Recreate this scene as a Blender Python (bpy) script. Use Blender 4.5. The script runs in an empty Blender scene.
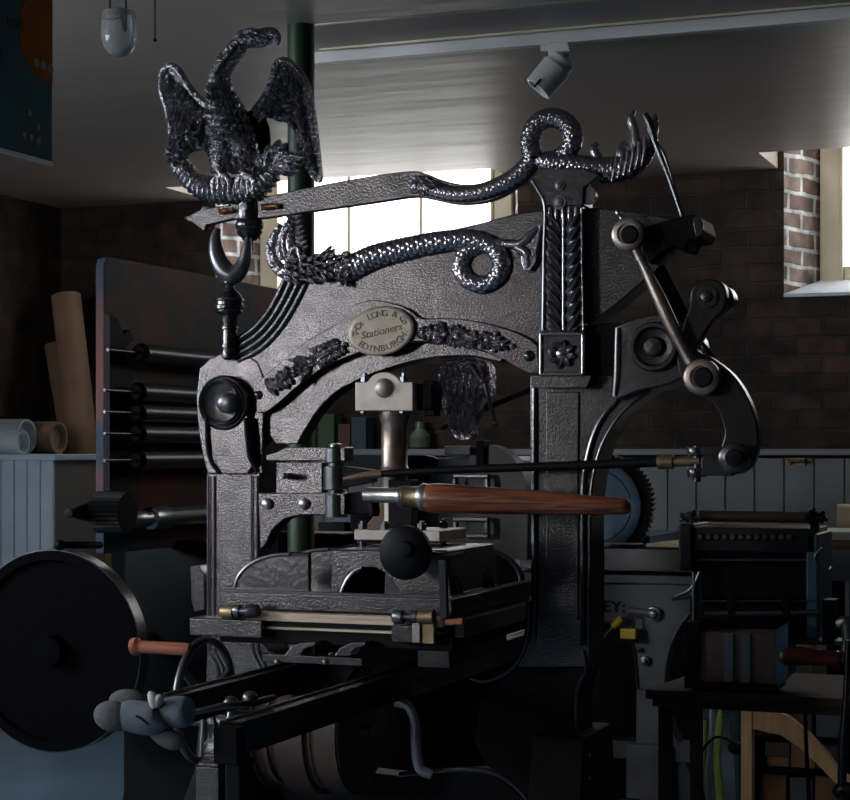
import bpy, math, random
from mathutils import Vector, Matrix
random.seed(7)
SC = bpy.context.scene
COL = SC.collection
R = math.radians
PI = math.pi
# ---------------------------------------------------------------- camera frame
YAW = R(21.0)
CS, SN = math.cos(YAW), math.sin(YAW)
CX, CY, CZ = 1.819, -4.444, 1.32
FPX = 1812.0
HOR = 450.0

def dep(px, y):
    k = (px-425)/FPX
    return (y-CY)/(CS+k*SN)
def P(px, py, y):
    """photo pixel -> point on the upright plane at world y"""
    k = (px-425)/FPX
    t = (y-CY)/(CS+k*SN)
    return Vector((CX+t*(-SN+k*CS), y, CZ-(py-HOR)/FPX*t))
def PX(px, py, x):
    k = (px-425)/FPX
    t = (x-CX)/(-SN+k*CS)
    return Vector((x, CY+t*(CS+k*SN), CZ-(py-HOR)/FPX*t))
def PZ(px, py, z):
    k = (px-425)/FPX
    t = (CZ-z)*FPX/(py-HOR)
    return Vector((CX+t*(-SN+k*CS), CY+t*(CS+k*SN), z))
def mp(px, y):
    return dep(px, y)/FPX

# ---------------------------------------------------------------- materials
def new_mat(name):
    m = bpy.data.materials.new(name); m.use_nodes = True
    nt = m.node_tree; b = nt.nodes['Principled BSDF']
    return m, nt, b
def mat(name, col, rough=.5, metal=0., bump=0., bscale=60., var=0., vscale=8., spec=.5, emit=None, est=0., coat=0.):
    m, nt, b = new_mat(name)
    b.inputs['Base Color'].default_value = (*col, 1)
    b.inputs['Roughness'].default_value = rough
    b.inputs['Metallic'].default_value = metal
    b.inputs['Specular IOR Level'].default_value = spec
    if coat: b.inputs['Coat Weight'].default_value = coat; b.inputs['Coat Roughness'].default_value = .15
    tc = nt.nodes.new('ShaderNodeTexCoord')
    if var:
        n = nt.nodes.new('ShaderNodeTexNoise'); n.inputs['Scale'].default_value = vscale; n.inputs['Detail'].default_value = 6
        nt.links.new(tc.outputs['Object'], n.inputs['Vector'])
        r = nt.nodes.new('ShaderNodeValToRGB')
        r.color_ramp.elements[0].position = .3; r.color_ramp.elements[1].position = .7
        r.color_ramp.elements[0].color = (*[max(0, c*(1-var)) for c in col], 1)
        r.color_ramp.elements[1].color = (*[min(1, c*(1+var)) for c in col], 1)
        nt.links.new(n.outputs['Fac'], r.inputs['Fac']); nt.links.new(r.outputs['Color'], b.inputs['Base Color'])
    if bump:
        n = nt.nodes.new('ShaderNodeTexNoise'); n.inputs['Scale'].default_value = bscale; n.inputs['Detail'].default_value = 5
        nt.links.new(tc.outputs['Object'], n.inputs['Vector'])
        bp = nt.nodes.new('ShaderNodeBump'); bp.inputs['Strength'].default_value = bump; bp.inputs['Distance'].default_value = .004
        nt.links.new(n.outputs['Fac'], bp.inputs['Height']); nt.links.new(bp.outputs['Normal'], b.inputs['Normal'])
    if emit:
        b.inputs['Emission Color'].default_value = (*emit, 1); b.inputs['Emission Strength'].default_value = est
    return m
def wood(name, c1, c2, axis='X', scale=6., rough=.35, stretch=14.):
    m, nt, b = new_mat(name)
    tc = nt.nodes.new('ShaderNodeTexCoord'); mp_ = nt.nodes.new('ShaderNodeMapping')
    s = [stretch]*3; s['XYZ'.index(axis)] = 1.2
    mp_.inputs['Scale'].default_value = s
    n = nt.nodes.new('ShaderNodeTexNoise'); n.inputs['Scale'].default_value = scale; n.inputs['Detail'].default_value = 8; n.inputs['Distortion'].default_value = .6
    r = nt.nodes.new('ShaderNodeValToRGB')
    r.color_ramp.elements[0].position = .35; r.color_ramp.elements[1].position = .68
    r.color_ramp.elements[0].color = (*c1, 1); r.color_ramp.elements[1].color = (*c2, 1)
    L = nt.links
    L.new(tc.outputs['Object'], mp_.inputs['Vector']); L.new(mp_.outputs['Vector'], n.inputs['Vector'])
    L.new(n.outputs['Fac'], r.inputs['Fac']); L.new(r.outputs['Color'], b.inputs['Base Color'])
    b.inputs['Roughness'].default_value = rough
    return m
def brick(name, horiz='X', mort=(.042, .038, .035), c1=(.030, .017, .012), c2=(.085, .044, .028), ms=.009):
    m, nt, b = new_mat(name); L = nt.links
    tc = nt.nodes.new('ShaderNodeTexCoord'); sp = nt.nodes.new('ShaderNodeSeparateXYZ'); cb = nt.nodes.new('ShaderNodeCombineXYZ')
    L.new(tc.outputs['Object'], sp.inputs[0]); L.new(sp.outputs[horiz], cb.inputs['X']); L.new(sp.outputs['Z'], cb.inputs['Y'])
    ds = nt.nodes.new('ShaderNodeTexNoise'); ds.inputs['Scale'].default_value = 5; ds.inputs['Detail'].default_value = 3
    L.new(cb.outputs[0], ds.inputs['Vector'])
    ad = nt.nodes.new('ShaderNodeVectorMath'); ad.operation = 'MULTIPLY_ADD'
    ad.inputs[1].default_value = (.045, .04, 0)
    L.new(ds.outputs['Color'], ad.inputs[0]); L.new(cb.outputs[0], ad.inputs[2])
    br = nt.nodes.new('ShaderNodeTexBrick')
    br.inputs['Scale'].default_value = 1; br.inputs['Brick Width'].default_value = .245; br.inputs['Row Height'].default_value = .09
    br.inputs['Mortar Size'].default_value = ms; br.inputs['Mortar Smooth'].default_value = .4; br.inputs['Bias'].default_value = -.1
    br.inputs['Color1'].default_value = (*c1, 1); br.inputs['Color2'].default_value = (*c2, 1)
    br.inputs['Mortar'].default_value = (*mort, 1)
    L.new(ad.outputs[0], br.inputs['Vector'])
    n = nt.nodes.new('ShaderNodeTexNoise'); n.inputs['Scale'].default_value = 9; n.inputs['Detail'].default_value = 6
    L.new(tc.outputs['Object'], n.inputs['Vector'])
    r = nt.nodes.new('ShaderNodeValToRGB'); r.color_ramp.elements[0].color = (.28, .27, .27, 1); r.color_ramp.elements[1].color = (1.25, 1.2, 1.15, 1)
    r.color_ramp.elements[0].position = .35; r.color_ramp.elements[1].position = .68
    L.new(n.outputs['Fac'], r.inputs['Fac'])
    mx = nt.nodes.new('ShaderNodeMix'); mx.data_type = 'RGBA'; mx.blend_type = 'MULTIPLY'; mx.inputs['Factor'].default_value = .85
    L.new(br.outputs['Color'], mx.inputs['A']); L.new(r.outputs['Color'], mx.inputs['B'])
    L.new(mx.outputs['Result'], b.inputs['Base Color'])
    bp = nt.nodes.new('ShaderNodeBump'); bp.inputs['Strength'].default_value = .7; bp.inputs['Distance'].default_value = .02
    inv = nt.nodes.new('ShaderNodeMath'); inv.operation = 'MULTIPLY_ADD'; inv.inputs[1].default_value = -1.0
    L.new(br.outputs['Fac'], inv.inputs[0]); L.new(n.outputs['Fac'], inv.inputs[2])
    L.new(inv.outputs[0], bp.inputs['Height']); L.new(bp.outputs['Normal'], b.inputs['Normal'])
    b.inputs['Roughness'].default_value = .8
    return m

# ---------------------------------------------------------------- mesh builder
def cr(pts, n=6, closed=False):
    """Catmull-Rom through tuples"""
    p = [Vector(q) for q in pts]; N = len(p); out = []
    segs = N if closed else N-1
    for i in range(segs):
        a = p[(i-1) % N] if (closed or i > 0) else p[0]*2-p[1]
        b = p[i]; c = p[(i+1) % N]
        d = p[(i+2) % N] if (closed or i+2 < N) else p[-1]*2-p[-2]
        for j in range(n):
            t = j/n
            out.append(.5*((2*b)+(c-a)*t+(2*a-5*b+4*c-d)*t*t+(3*b-a-3*c+d)*t**3))
    if not closed: out.append(p[-1].copy())
    return out

class MB:
    def __init__(s): s.v = []; s.f = []
    def add(s, vs, fs):
        o = len(s.v); s.v += [Vector(v) for v in vs]; s.f += [tuple(i+o for i in f) for f in fs]
    def prism(s, pts, off):
        """closed 3D outline pushed by vector off"""
        off = Vector(off); n = len(pts)
        a = [Vector(p) for p in pts]; b = [p+off for p in a]
        s.add(a+b, [tuple(range(n)), tuple(range(2*n-1, n-1, -1))]+[(i, i+n, (i+1) % n+n, (i+1) % n) for i in range(n)])
        return s
    def pp(s, px, y0, y1, smooth=0, closed=True):
        """photo outline standing on plane y0, real thickness to y1"""
        q = px if not smooth else [tuple(v) for v in cr(px, smooth, True)]
        return s.prism([P(a[0], a[1], y0) for a in q], (0, y1-y0, 0))
    def box(s, x0, x1, y0, y1, z0, z1):
        c = [(x0, y0, z0), (x1, y0, z0), (x1, y1, z0), (x0, y1, z0), (x0, y0, z1), (x1, y0, z1), (x1, y1, z1), (x0, y1, z1)]
        s.add(c, [(0, 3, 2, 1), (4, 5, 6, 7), (0, 1, 5, 4), (1, 2, 6, 5), (2, 3, 7, 6), (3, 0, 4, 7)]); return s
    def pbox(s, px0, px1, py0, py1, y0, y1):
        a = P(px0, py1, y0); b = P(px1, py0, y0)
        zt = P((px0+px1)/2, py0, y0).z; zb = P((px0+px1)/2, py1, y0).z
        return s.box(a.x, b.x, y0, y1, zb, zt)
    def tube(s, path, rad, n=12, flat=1., nrm=None, disp=None):
        path = [Vector(p) for p in path]; N = len(path)
        if not hasattr(rad, '__len__'): rad = [rad]*N
        T = []
        for i in range(N):
            d = path[min(i+1, N-1)]-path[max(i-1, 0)]
            T.append(d.normalized() if d.length > 1e-9 else Vector((0, 0, 1)))
        if nrm is None:
            nrm = Vector((0, -1, 0)) if abs(T[0].y) < .9 else Vector((1, 0, 0))
        u = Vector(nrm)
        vs = []; acc = 0
        for i in range(N):
            if i: acc += (path[i]-path[i-1]).length
            u = (u-T[i]*u.dot(T[i]))
            u = u.normalized() if u.length > 1e-6 else T[i].orthogonal().normalized()
            w = T[i].cross(u)
            for j in range(n):
                a = 2*PI*j/n; r = rad[i]
                if disp: r = r*(1+disp(acc, a, rad[i]))
                vs.append(path[i]+u*math.cos(a)*r*flat+w*math.sin(a)*r)
        fs = [(i*n+j, i*n+(j+1) % n, (i+1)*n+(j+1) % n, (i+1)*n+j) for i in range(N-1) for j in range(n)]
        fs += [tuple(range(n-1, -1, -1)), tuple(range((N-1)*n, N*n))]
        s.add(vs, fs); return s
    def ptube(s, px, y, n=12, sub=5, flat=1., disp=None):
        """px: (px,py,radius_px[,dy])"""
        q = cr([(a[0], a[1], a[2], a[3] if len(a) > 3 else 0) if False else (a[0], a[1], a[2]) for a in px], sub)
        dy = cr([(a[3] if len(a) > 3 else 0, 0, 0) for a in px], sub)
        path = [P(v.x, v.y, y+d.x) for v, d in zip(q, dy)]
        rad = [max(.0004, v.z*mp(v.x, y)) for v in q]
        if disp:   # even, fine rings so that carved scales come out crisp
            st = .0026; np_, nr = [path[0]], [rad[0]]; acc = 0
            for i in range(1, len(path)):
                L = (path[i]-path[i-1]).length
                if L < 1e-9: continue
                while acc+L >= st*len(np_):
                    f = (st*len(np_)-acc)/L
                    np_.append(path[i-1].lerp(path[i], f)); nr.append(rad[i-1]+(rad[i]-rad[i-1])*f)
                acc += L
            path, rad = np_, nr
        return s.tube(path, rad, n, flat, disp=disp)
    def lathe(s, c, ax, prof, n=32):
        """prof: (h, r) along ax from c"""
        c = Vector(c); ax = Vector(ax).normalized(); u = ax.orthogonal().normalized(); w = ax.cross(u)
        vs = []
        for h, r in prof:
            for j in range(n):
                a = 2*PI*j/n
                vs.append(c+ax*h+(u*math.cos(a)+w*math.sin(a))*max(r, 1e-4))
        N = len(prof)
        fs = [(i*n+j, i*n+(j+1) % n, (i+1)*n+(j+1) % n, (i+1)*n+j) for i in range(N-1) for j in range(n)]
        fs += [tuple(range(n-1, -1, -1)), tuple(range((N-1)*n, N*n))]
        s.add(vs, fs); return s
    def plathe(s, px, py, y, prof, n=32):
        """boss facing the viewer: prof (towards viewer metres, radius px)"""
        m = mp(px, y)
        return s.lathe(P(px, py, y), (0, -1, 0), [(h, r*m) for h, r in prof], n)
    def cyl(s, a, b, r, n=20):
        a = Vector(a); b = Vector(b); L = (b-a).length
        return s.lathe(a, b-a, [(0, r), (L, r)], n)
    def ball(s, c, rx, ry=None, rz=None, n=16, rot=None):
        ry = ry or rx; rz = rz or rx; c = Vector(c); m = n//2; vs = []
        for i in range(m+1):
            t = PI*(i+.0)/m
            for j in range(n):
                a = 2*PI*j/n
                v = Vector((rx*math.sin(t)*math.cos(a), ry*math.sin(t)*math.sin(a), rz*math.cos(t)))
                if rot: v = rot @ v
                vs.append(c+v)
        s.add(vs, [(i*n+j, i*n+(j+1) % n, (i+1)*n+(j+1) % n, (i+1)*n+j) for i in range(m) for j in range(n)]); return s
    def leaf(s, b, t, w, h, nrm=(0, -1, 0), curl=0., n=8, groove=.45):
        """carved leaf blade from b to t"""
        b = Vector(b); t = Vector(t); nrm = Vector(nrm).normalized(); d = (t-b)
        if d.length < 1e-6: return s
        sd = d.normalized().cross(nrm).normalized(); vs = []
        for i in range(n+1):
            q = i/n; ww = w*.5*(math.sin(PI*min(1, q**.75))**.8 if 0 < q < 1 else .06); hh = h*(.35+.65*math.sin(PI*q))*(1 if 0 < q < 1 else .2)
            c = b+d*q+nrm*(curl*q*q)
            for a, k in ((-1, 0), (-.62, 1), (0, 1-groove), (.62, 1), (1, 0), (0, -.4)):
                vs.append(c+sd*ww*a+nrm*hh*k)
        m = 6
        fs = [(i*m+j, i*m+(j+1) % m, (i+1)*m+(j+1) % m, (i+1)*m+j) for i in range(n) for j in range(m)]
        fs += [tuple(range(m)), tuple(range(n*m+m-1, n*m-1, -1))]
        s.add(vs, fs); return s
    def pleaf(s, x0, y0, x1, y1, wpx, hpx, y, curl=0., groove=.45):
        m = mp(x0, y)
        return s.leaf(P(x0, y0, y), P(x1, y1, y), wpx*m, hpx*m, curl=curl*m, groove=groove)
    def fan(s, cx, cy, y, r, a0, a1, k, wpx, hpx, curl=0, r0=0.):
        for i in range(k):
            a = R(a0+(a1-a0)*i/max(1, k-1)); rr = r*(1-.12*abs(2*i/max(1, k-1)-1))
            s.pleaf(cx+r0*math.cos(a), cy-r0*math.sin(a), cx+rr*math.cos(a), cy-rr*math.sin(a), wpx, hpx, y, curl)
        return s
    def merge(s, me_verts, me_faces): s.add(me_verts, me_faces); return s
    def build(s, name, m, parent=None, bevel=0., angle=38, seg=2, sub=0):
        org = ROOT.get(parent.name, Vector()) if parent is not None else Vector()
        me = bpy.data.meshes.new(name)
        me.from_pydata([tuple(v-org) for v in s.v], [], s.f); me.update()
        import bmesh
        bm = bmesh.new(); bm.from_mesh(me); bmesh.ops.recalc_face_normals(bm, faces=bm.faces); bm.to_mesh(me); bm.free()
        me.materials.append(m)
        for p in me.polygons: p.use_smooth = True
        me.set_sharp_from_angle(angle=R(angle))
        o = bpy.data.objects.new(name, me); COL.objects.link(o)
        if parent is not None:
            o.parent = parent; ROOT[o.name] = org
        if bevel:
            b = o.modifiers.new('bevel', 'BEVEL'); b.width = bevel; b.segments = seg; b.limit_method = 'ANGLE'; b.angle_limit = R(40); b.harden_normals = True
        return o
ROOT = {}
def tag(o, label=None, cat=None, group=None, kind=None):
    if label: o['label'] = label
    if cat: o['category'] = cat
    if group: o['group'] = group
    if kind: o['kind'] = kind
    return o
def empty(name, loc, label, cat, group=None):
    o = bpy.data.objects.new(name, None); COL.objects.link(o); o.location = loc; o.empty_display_size = .1
    ROOT[o.name] = Vector(loc); tag(o, label, cat, group); return o
def solo(o, loc):
    """give a one-mesh thing its own origin"""
    loc = Vector(loc); o.data.transform(Matrix.Translation(-loc)); o.location = loc; return o
def copy_tree(o, parent=None):
    c = o.copy(); COL.objects.link(c)
    if parent is not None: c.parent = parent
    for ch in list(o.children): copy_tree(ch, c)
    return c
def glyphs(text, size, extr=.002, shear=0., spacing=1.):
    """text as mesh data (verts, faces) lying in xy, centred"""
    cu = bpy.data.curves.new('lettering', 'FONT'); cu.body = text; cu.size = size; cu.extrude = extr; cu.shear = shear
    cu.align_x = 'CENTER'; cu.align_y = 'CENTER'; cu.space_character = spacing; cu.resolution_u = 3
    ob = bpy.data.objects.new('lettering', cu); COL.objects.link(ob)
    dg = bpy.context.evaluated_depsgraph_get(); ev = ob.evaluated_get(dg); me = ev.to_mesh()
    vs = [v.co.copy() for v in me.vertices]; fs = [tuple(p.vertices) for p in me.polygons]
    ev.to_mesh_clear(); bpy.data.objects.remove(ob); bpy.data.curves.remove(cu)
    return vs, fs
# ---------------------------------------------------------------- palette
M = {}
M['iron'] = mat('cast_iron_painted', (.112, .109, .111), .225, .92, bump=.22, bscale=170, var=.2, vscale=14)
M['iron_smooth'] = mat('iron_smooth', (.10, .099, .102), .25, .92, bump=.2, bscale=60, var=.2)
M['dark_iron'] = mat('dark_iron', (.05, .05, .052), .3, .9, bump=.2, bscale=60)
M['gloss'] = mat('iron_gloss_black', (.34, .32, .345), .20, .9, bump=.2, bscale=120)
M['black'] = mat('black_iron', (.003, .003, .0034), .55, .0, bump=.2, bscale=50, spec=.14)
M['steel'] = mat('bright_steel', (.42, .40, .38), .32, .95, bump=.08, bscale=40, var=.2, vscale=20)
M['steel_brown'] = mat('tarnished_steel', (.33, .27, .23), .36, .85, bump=.1, bscale=40, var=.3, vscale=18)
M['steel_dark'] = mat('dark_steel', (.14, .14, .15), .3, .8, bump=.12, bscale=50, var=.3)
M['pale_steel'] = mat('pale_machined_steel', (.46, .41, .36), .5, .6, bump=.1, bscale=60, var=.15, vscale=25)
M['brass'] = mat('brass', (.27, .20, .115), .45, .85, var=.3, vscale=25)
M['plaque'] = mat('dull_brass_plaque', (.38, .315, .25), .5, .4, bump=.15, bscale=90, var=.15, vscale=20)
M['ink'] = mat('plaque_letter_fill', (.13, .11, .09), .6, .4)
M['copper'] = mat('copper_spring', (.35, .15, .09), .35, .8)
M['handle_wood'] = wood('handle_wood', (.05, .013, .008), (.30, .095, .042), 'X', 5, .32, 20)
M['pale_wood'] = wood('pale_wood', (.55, .42, .30), (.85, .72, .55), 'X', 5, .6)
M['red_wood'] = wood('red_wood', (.25, .07, .035), (.50, .17, .09), 'X', 5, .35)
M['mahogany'] = wood('mahogany_gloss', (.05, .006, .005), (.16, .022, .012), 'X', 4, .15, 10)
M['ply'] = wood('plywood', (.52, .30, .13), (.66, .41, .20), 'Z', 4, .6)
M['bench_wood'] = wood('bench_wood', (.018, .012, .010), (.05, .03, .022), 'X', 4, .8)
M['leather'] = mat('worn_leather', (.055, .036, .028), .55, 0, bump=.3, bscale=30, var=.4, vscale=12)
M['leather_tan'] = mat('tan_leather', (.13, .075, .04), .55, 0, bump=.3, bscale=30, var=.3, vscale=12)
M['cloth'] = mat('grey_cloth', (.12, .125, .13), .95, 0, bump=.5, bscale=120, var=.15, vscale=30, spec=.2)
M['cloth_blue'] = mat('blue_grey_cloth', (.15, .175, .205), .95, 0, bump=.5, bscale=120, var=.15, vscale=30, spec=.2)
M['rag'] = mat('pale_rag', (.55, .55, .56), .95, 0, spec=.2)
M['green'] = mat('green_column_paint', (.009, .036, .012), .5, 0, bump=.1, bscale=20, var=.2)
M['ceiling'] = None
M['floor'] = mat('floor_blue_lit', (.13, .23, .32), .38, 0, bump=.1, bscale=8, var=.25, vscale=2)  # cool window light is put into the floor's blue
M['cream'] = mat('cream_window_paint', (.70, .62, .46), .5, 0, var=.05)
M['sill'] = mat('rough_white_sill', (.68, .74, .80), .8, 0, bump=.6, bscale=25, var=.15, vscale=10)
M['plaster'] = mat('white_plaster', (.75, .76, .75), .8)
M['white'] = mat('white_plastic', (.62, .62, .61), .4)
M['grey_paint'] = mat('grey_machine_paint', (.11, .115, .125), .42, .2, bump=.2, bscale=60, var=.2)
M['blue_metal'] = mat('blue_paint_and_sheen', (.10, .19, .27), .35, .3, var=.25, vscale=10)  # on the drive discs this blue stands in for reflected cool light
M['kraft'] = mat('kraft_card', (.40, .26, .17), .75, 0, var=.12, vscale=6)
M['kraft_dark'] = mat('kraft_card_dark', (.27, .17, .11), .75, 0, var=.12, vscale=6)
M['paper'] = mat('paper', (.62, .62, .60), .8)
M['paper_cream'] = mat('cream_paper', (.60, .50, .36), .8, var=.1)
M['yellow'] = mat('yellow_plastic', (.75, .55, .03), .4)
M['lime'] = mat('lime_hose', (.36, .48, .10), .6, var=.2)
M['brown_plate'] = mat('ink_slab', (.13, .05, .035), .5, 0, bump=.08, bscale=20, spec=.15)
m_, nt_, b_s = M['brown_plate'], M['brown_plate'].node_tree, M['brown_plate'].node_tree.nodes['Principled BSDF']
n_ = nt_.nodes.new('ShaderNodeTexNoise'); n_.inputs['Scale'].default_value = 2.6; n_.inputs['Detail'].default_value = 7
r_ = nt_.nodes.new('ShaderNodeValToRGB'); r_.color_ramp.elements[0].position = .40; r_.color_ramp.elements[1].position = .58
r_.color_ramp.elements[0].color = (.022, .042, .068, 1); r_.color_ramp.elements[1].color = (.18, .055, .034, 1)
t_ = nt_.nodes.new('ShaderNodeTexCoord'); nt_.links.new(t_.outputs['Object'], n_.inputs['Vector']); nt_.links.new(n_.outputs['Fac'], r_.inputs['Fac']); nt_.links.new(r_.outputs['Color'], b_s.inputs['Base Color'])
M['roller'] = mat('roller_rubber', (.055, .062, .072), .38, 0, coat=.1)
M['chrome'] = mat('chrome', (.55, .57, .6), .32, 1.)
M['box_card'] = mat('cardboard', (.38, .20, .11), .8, var=.2, vscale=6)
M['box_dark'] = mat('dark_cardboard', (.15, .10, .09), .8, var=.2)
M['box_grey'] = mat('grey_box', (.16, .17, .2), .6)
M['cards'] = mat('card_stack', (.16, .12, .09), .7, var=.3, vscale=40)
M['pewter_blue'] = mat('pale_blue_pipe', (.28, .36, .40), .5)

def ceiling_mat():
    m, nt, b = new_mat('painted_ceiling'); L = nt.links
    b.inputs['Base Color'].default_value = (.47, .395, .35, 1); b.inputs['Roughness'].default_value = .42
    b.inputs['Specular IOR Level'].default_value = .55
    tc = nt.nodes.new('ShaderNodeTexCoord'); mpn = nt.nodes.new('ShaderNodeMapping')
    mpn.inputs['Scale'].default_value = (.8, 3.2, 1)
    n = nt.nodes.new('ShaderNodeTexNoise'); n.inputs['Scale'].default_value = 1.6; n.inputs['Detail'].default_value = 4
    L.new(tc.outputs['Object'], mpn.inputs[0]); L.new(mpn.outputs[0], n.inputs['Vector'])
    bp = nt.nodes.new('ShaderNodeBump'); bp.inputs['Strength'].default_value = .35; bp.inputs['Distance'].default_value = .02
    L.new(n.outputs['Fac'], bp.inputs['Height']); L.new(bp.outputs['Normal'], b.inputs['Normal'])
    return m
M['ceiling'] = ceiling_mat()
M['wainscot'] = mat('grey_wainscot_paint', (.25, .25, .255), .5, 0, var=.06)
bx_, by_ = brick('brick_back', 'X'), brick('brick_side', 'Y')
def glass_mat():
    m = bpy.data.materials.new('window_glass'); m.use_nodes = True; nt = m.node_tree; nt.nodes.clear(); L = nt.links
    o = nt.nodes.new('ShaderNodeOutputMaterial'); t = nt.nodes.new('ShaderNodeBsdfTransparent'); g = nt.nodes.new('ShaderNodeBsdfGlossy')
    g.inputs['Roughness'].default_value = .05; mx = nt.nodes.new('ShaderNodeMixShader'); mx.inputs[0].default_value = .07
    t.inputs[0].default_value = (.93, .95, .95, 1)
    L.new(t.outputs[0], mx.inputs[1]); L.new(g.outputs[0], mx.inputs[2]); L.new(mx.outputs[0], o.inputs[0]); return m
M['glass'] = glass_mat()
def carved(name):
    m, nt, b = new_mat(name); L = nt.links
    b.inputs['Base Color'].default_value = (.38, .355, .375, 1); b.inputs['Metallic'].default_value = .9; b.inputs['Roughness'].default_value = .2
    tc = nt.nodes.new('ShaderNodeTexCoord'); v = nt.nodes.new('ShaderNodeTexVoronoi'); v.inputs['Scale'].default_value = 70; v.feature = 'F1'
    n = nt.nodes.new('ShaderNodeTexNoise'); n.inputs['Scale'].default_value = 140; n.inputs['Detail'].default_value = 4
    a = nt.nodes.new('ShaderNodeMath'); a.operation = 'MULTIPLY_ADD'; a.inputs[1].default_value = -1.2
    bp = nt.nodes.new('ShaderNodeBump'); bp.inputs['Strength'].default_value = .75; bp.inputs['Distance'].default_value = .006
    L.new(tc.outputs['Object'], v.inputs['Vector']); L.new(tc.outputs['Object'], n.inputs['Vector'])
    L.new(v.outputs['Distance'], a.inputs[0]); L.new(n.outputs['Fac'], a.inputs[2]); L.new(a.outputs[0], bp.inputs['Height']); L.new(bp.outputs['Normal'], b.inputs['Normal'])
    return m
M['carved'] = carved('carved_cast_iron')
def lit_pane(name, col, st):
    m, nt, b = new_mat(name); b.inputs['Base Color'].default_value = (.6, .62, .64, 1); b.inputs['Roughness'].default_value = .3
    b.inputs['Emission Color'].default_value = (*col, 1); b.inputs['Emission Strength'].default_value = st; return m
M['pane_back'] = lit_pane('daylit_frosted_pane', (1.0, .99, .97), 4.2)
M['pane_left'] = lit_pane('daylit_side_pane', (.82, .90, 1.0), 24.0)
M['pane_front'] = lit_pane('added_sheen_pane', (.98, .97, 1.0), 32.0)  # glow of the added front window, set for sheen on the iron

# ---------------------------------------------------------------- room shell
YB = 4.47; XL = -3.83; H = 2.70; XR = 4.2; YF = -6.2
def S(o, name=None): o['kind'] = 'structure'; return o
S(MB().box(XL-.3, XR, YF, YB+.35, -.12, 0).build('floor', M['floor']))
# ceiling, with cut-outs in front of the two back windows
W1 = (-2.84, -1.09); W2 = (.28, 2.03); NOTCH = 3.96; ZS = 2.08
c = MB()
c.box(XL-.3, XR, YF, NOTCH, H, H+.12)
c.box(XL-.3, W1[0]-.03, NOTCH, YB, H, H+.12); c.box(W1[1]+.03, W2[0]-.03, NOTCH, YB, H, H+.12); c.box(W2[1]+.03, XR, NOTCH, YB, H, H+.12)
S(c.build('ceiling', M['ceiling']))
# back wall in brick: one wall mesh with two openings and splayed reveals
HT = 3.5; D = .35; SP = .13
w = MB(); REV = []
w.box(XL-.3, W1[0], YB, YB+.35, 0, HT); w.box(W1[1], W2[0], YB, YB+.35, 0, HT); w.box(W2[1], XR, YB, YB+.35, 0, HT)
for a, b in (W1, W2):
    w.box(a, b, YB, YB+.35, 0, ZS)
    # splays, brick with white limed joints; bricks lightened to carry the window's light
    v_ = MB(); v_.prism([(a, YB, ZS), (a+SP, YB+D, ZS), (a, YB+D, ZS)], (0, 0, HT-ZS))
    v_.prism([(b, YB, ZS), (b, YB+D, ZS), (b-SP, YB+D, ZS)], (0, 0, HT-ZS))
    REV.append(v_)
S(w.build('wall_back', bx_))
brl = brick('brick_reveal_lit', 'Y', (.82, .86, .92), (.20, .13, .11), (.42, .33, .30), .014)
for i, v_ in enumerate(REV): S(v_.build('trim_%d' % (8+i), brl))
# reveals carry the side-brick look
lwL = MB()
# left wall with a window opening beside the press (outside the frame)
L1 = (-3.9, -.9); LZ = (1.65, 2.6)
lw = MB()
lw.box(XL-.3, XL, YF, L1[0], 0, HT); lw.box(XL-.3, XL, L1[1], YB+.35, 0, HT)
lw.box(XL-.3, XL, L1[0], L1[1], 0, LZ[0]); lw.box(XL-.3, XL, L1[0], L1[1], LZ[1], HT)
S(lw.build('wall_left', by_))
# wainscot boards
def board_run(axis, a, b, off, name):
    m = MB(); n = int(abs(b-a)/.145); st = (b-a)/n
    for i in range(n):
        p, q = a+i*st+.003, a+(i+1)*st-.003
        if axis == 'X': m.box(p, q, off-.022, off, .12, 1.28)
        else: m.box(off, off+.022, p, q, .12, 1.28)
    if axis == 'X':
        m.box(a, b, off-.010, off-.001, .1, 1.28); m.box(a, b, off-.13, off, 1.295, 1.325); m.box(a, b, off-.035, off, 0, .12)
    else:
        m.box(off+.001, off+.010, a, b, .1, 1.28); m.box(off, off+.20, a, b, 1.28, 1.325); m.box(off, off+.035, a, b, 0, .12)
    o = m.build(name, M['wainscot'], bevel=.003); return S(o)
board_run('X', XL+.2, XR, YB, 'trim_1')
wt_ = board_run('Y', L1[1]+.3, YB-.05, XL, 'trim_2'); wt_.data.materials[0] = mat('wainscot_lit_copy', (.62, .72, .78), .5, 0, var=.04)  # paler copy of the wainscot grey, light on these boards put into colour
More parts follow.
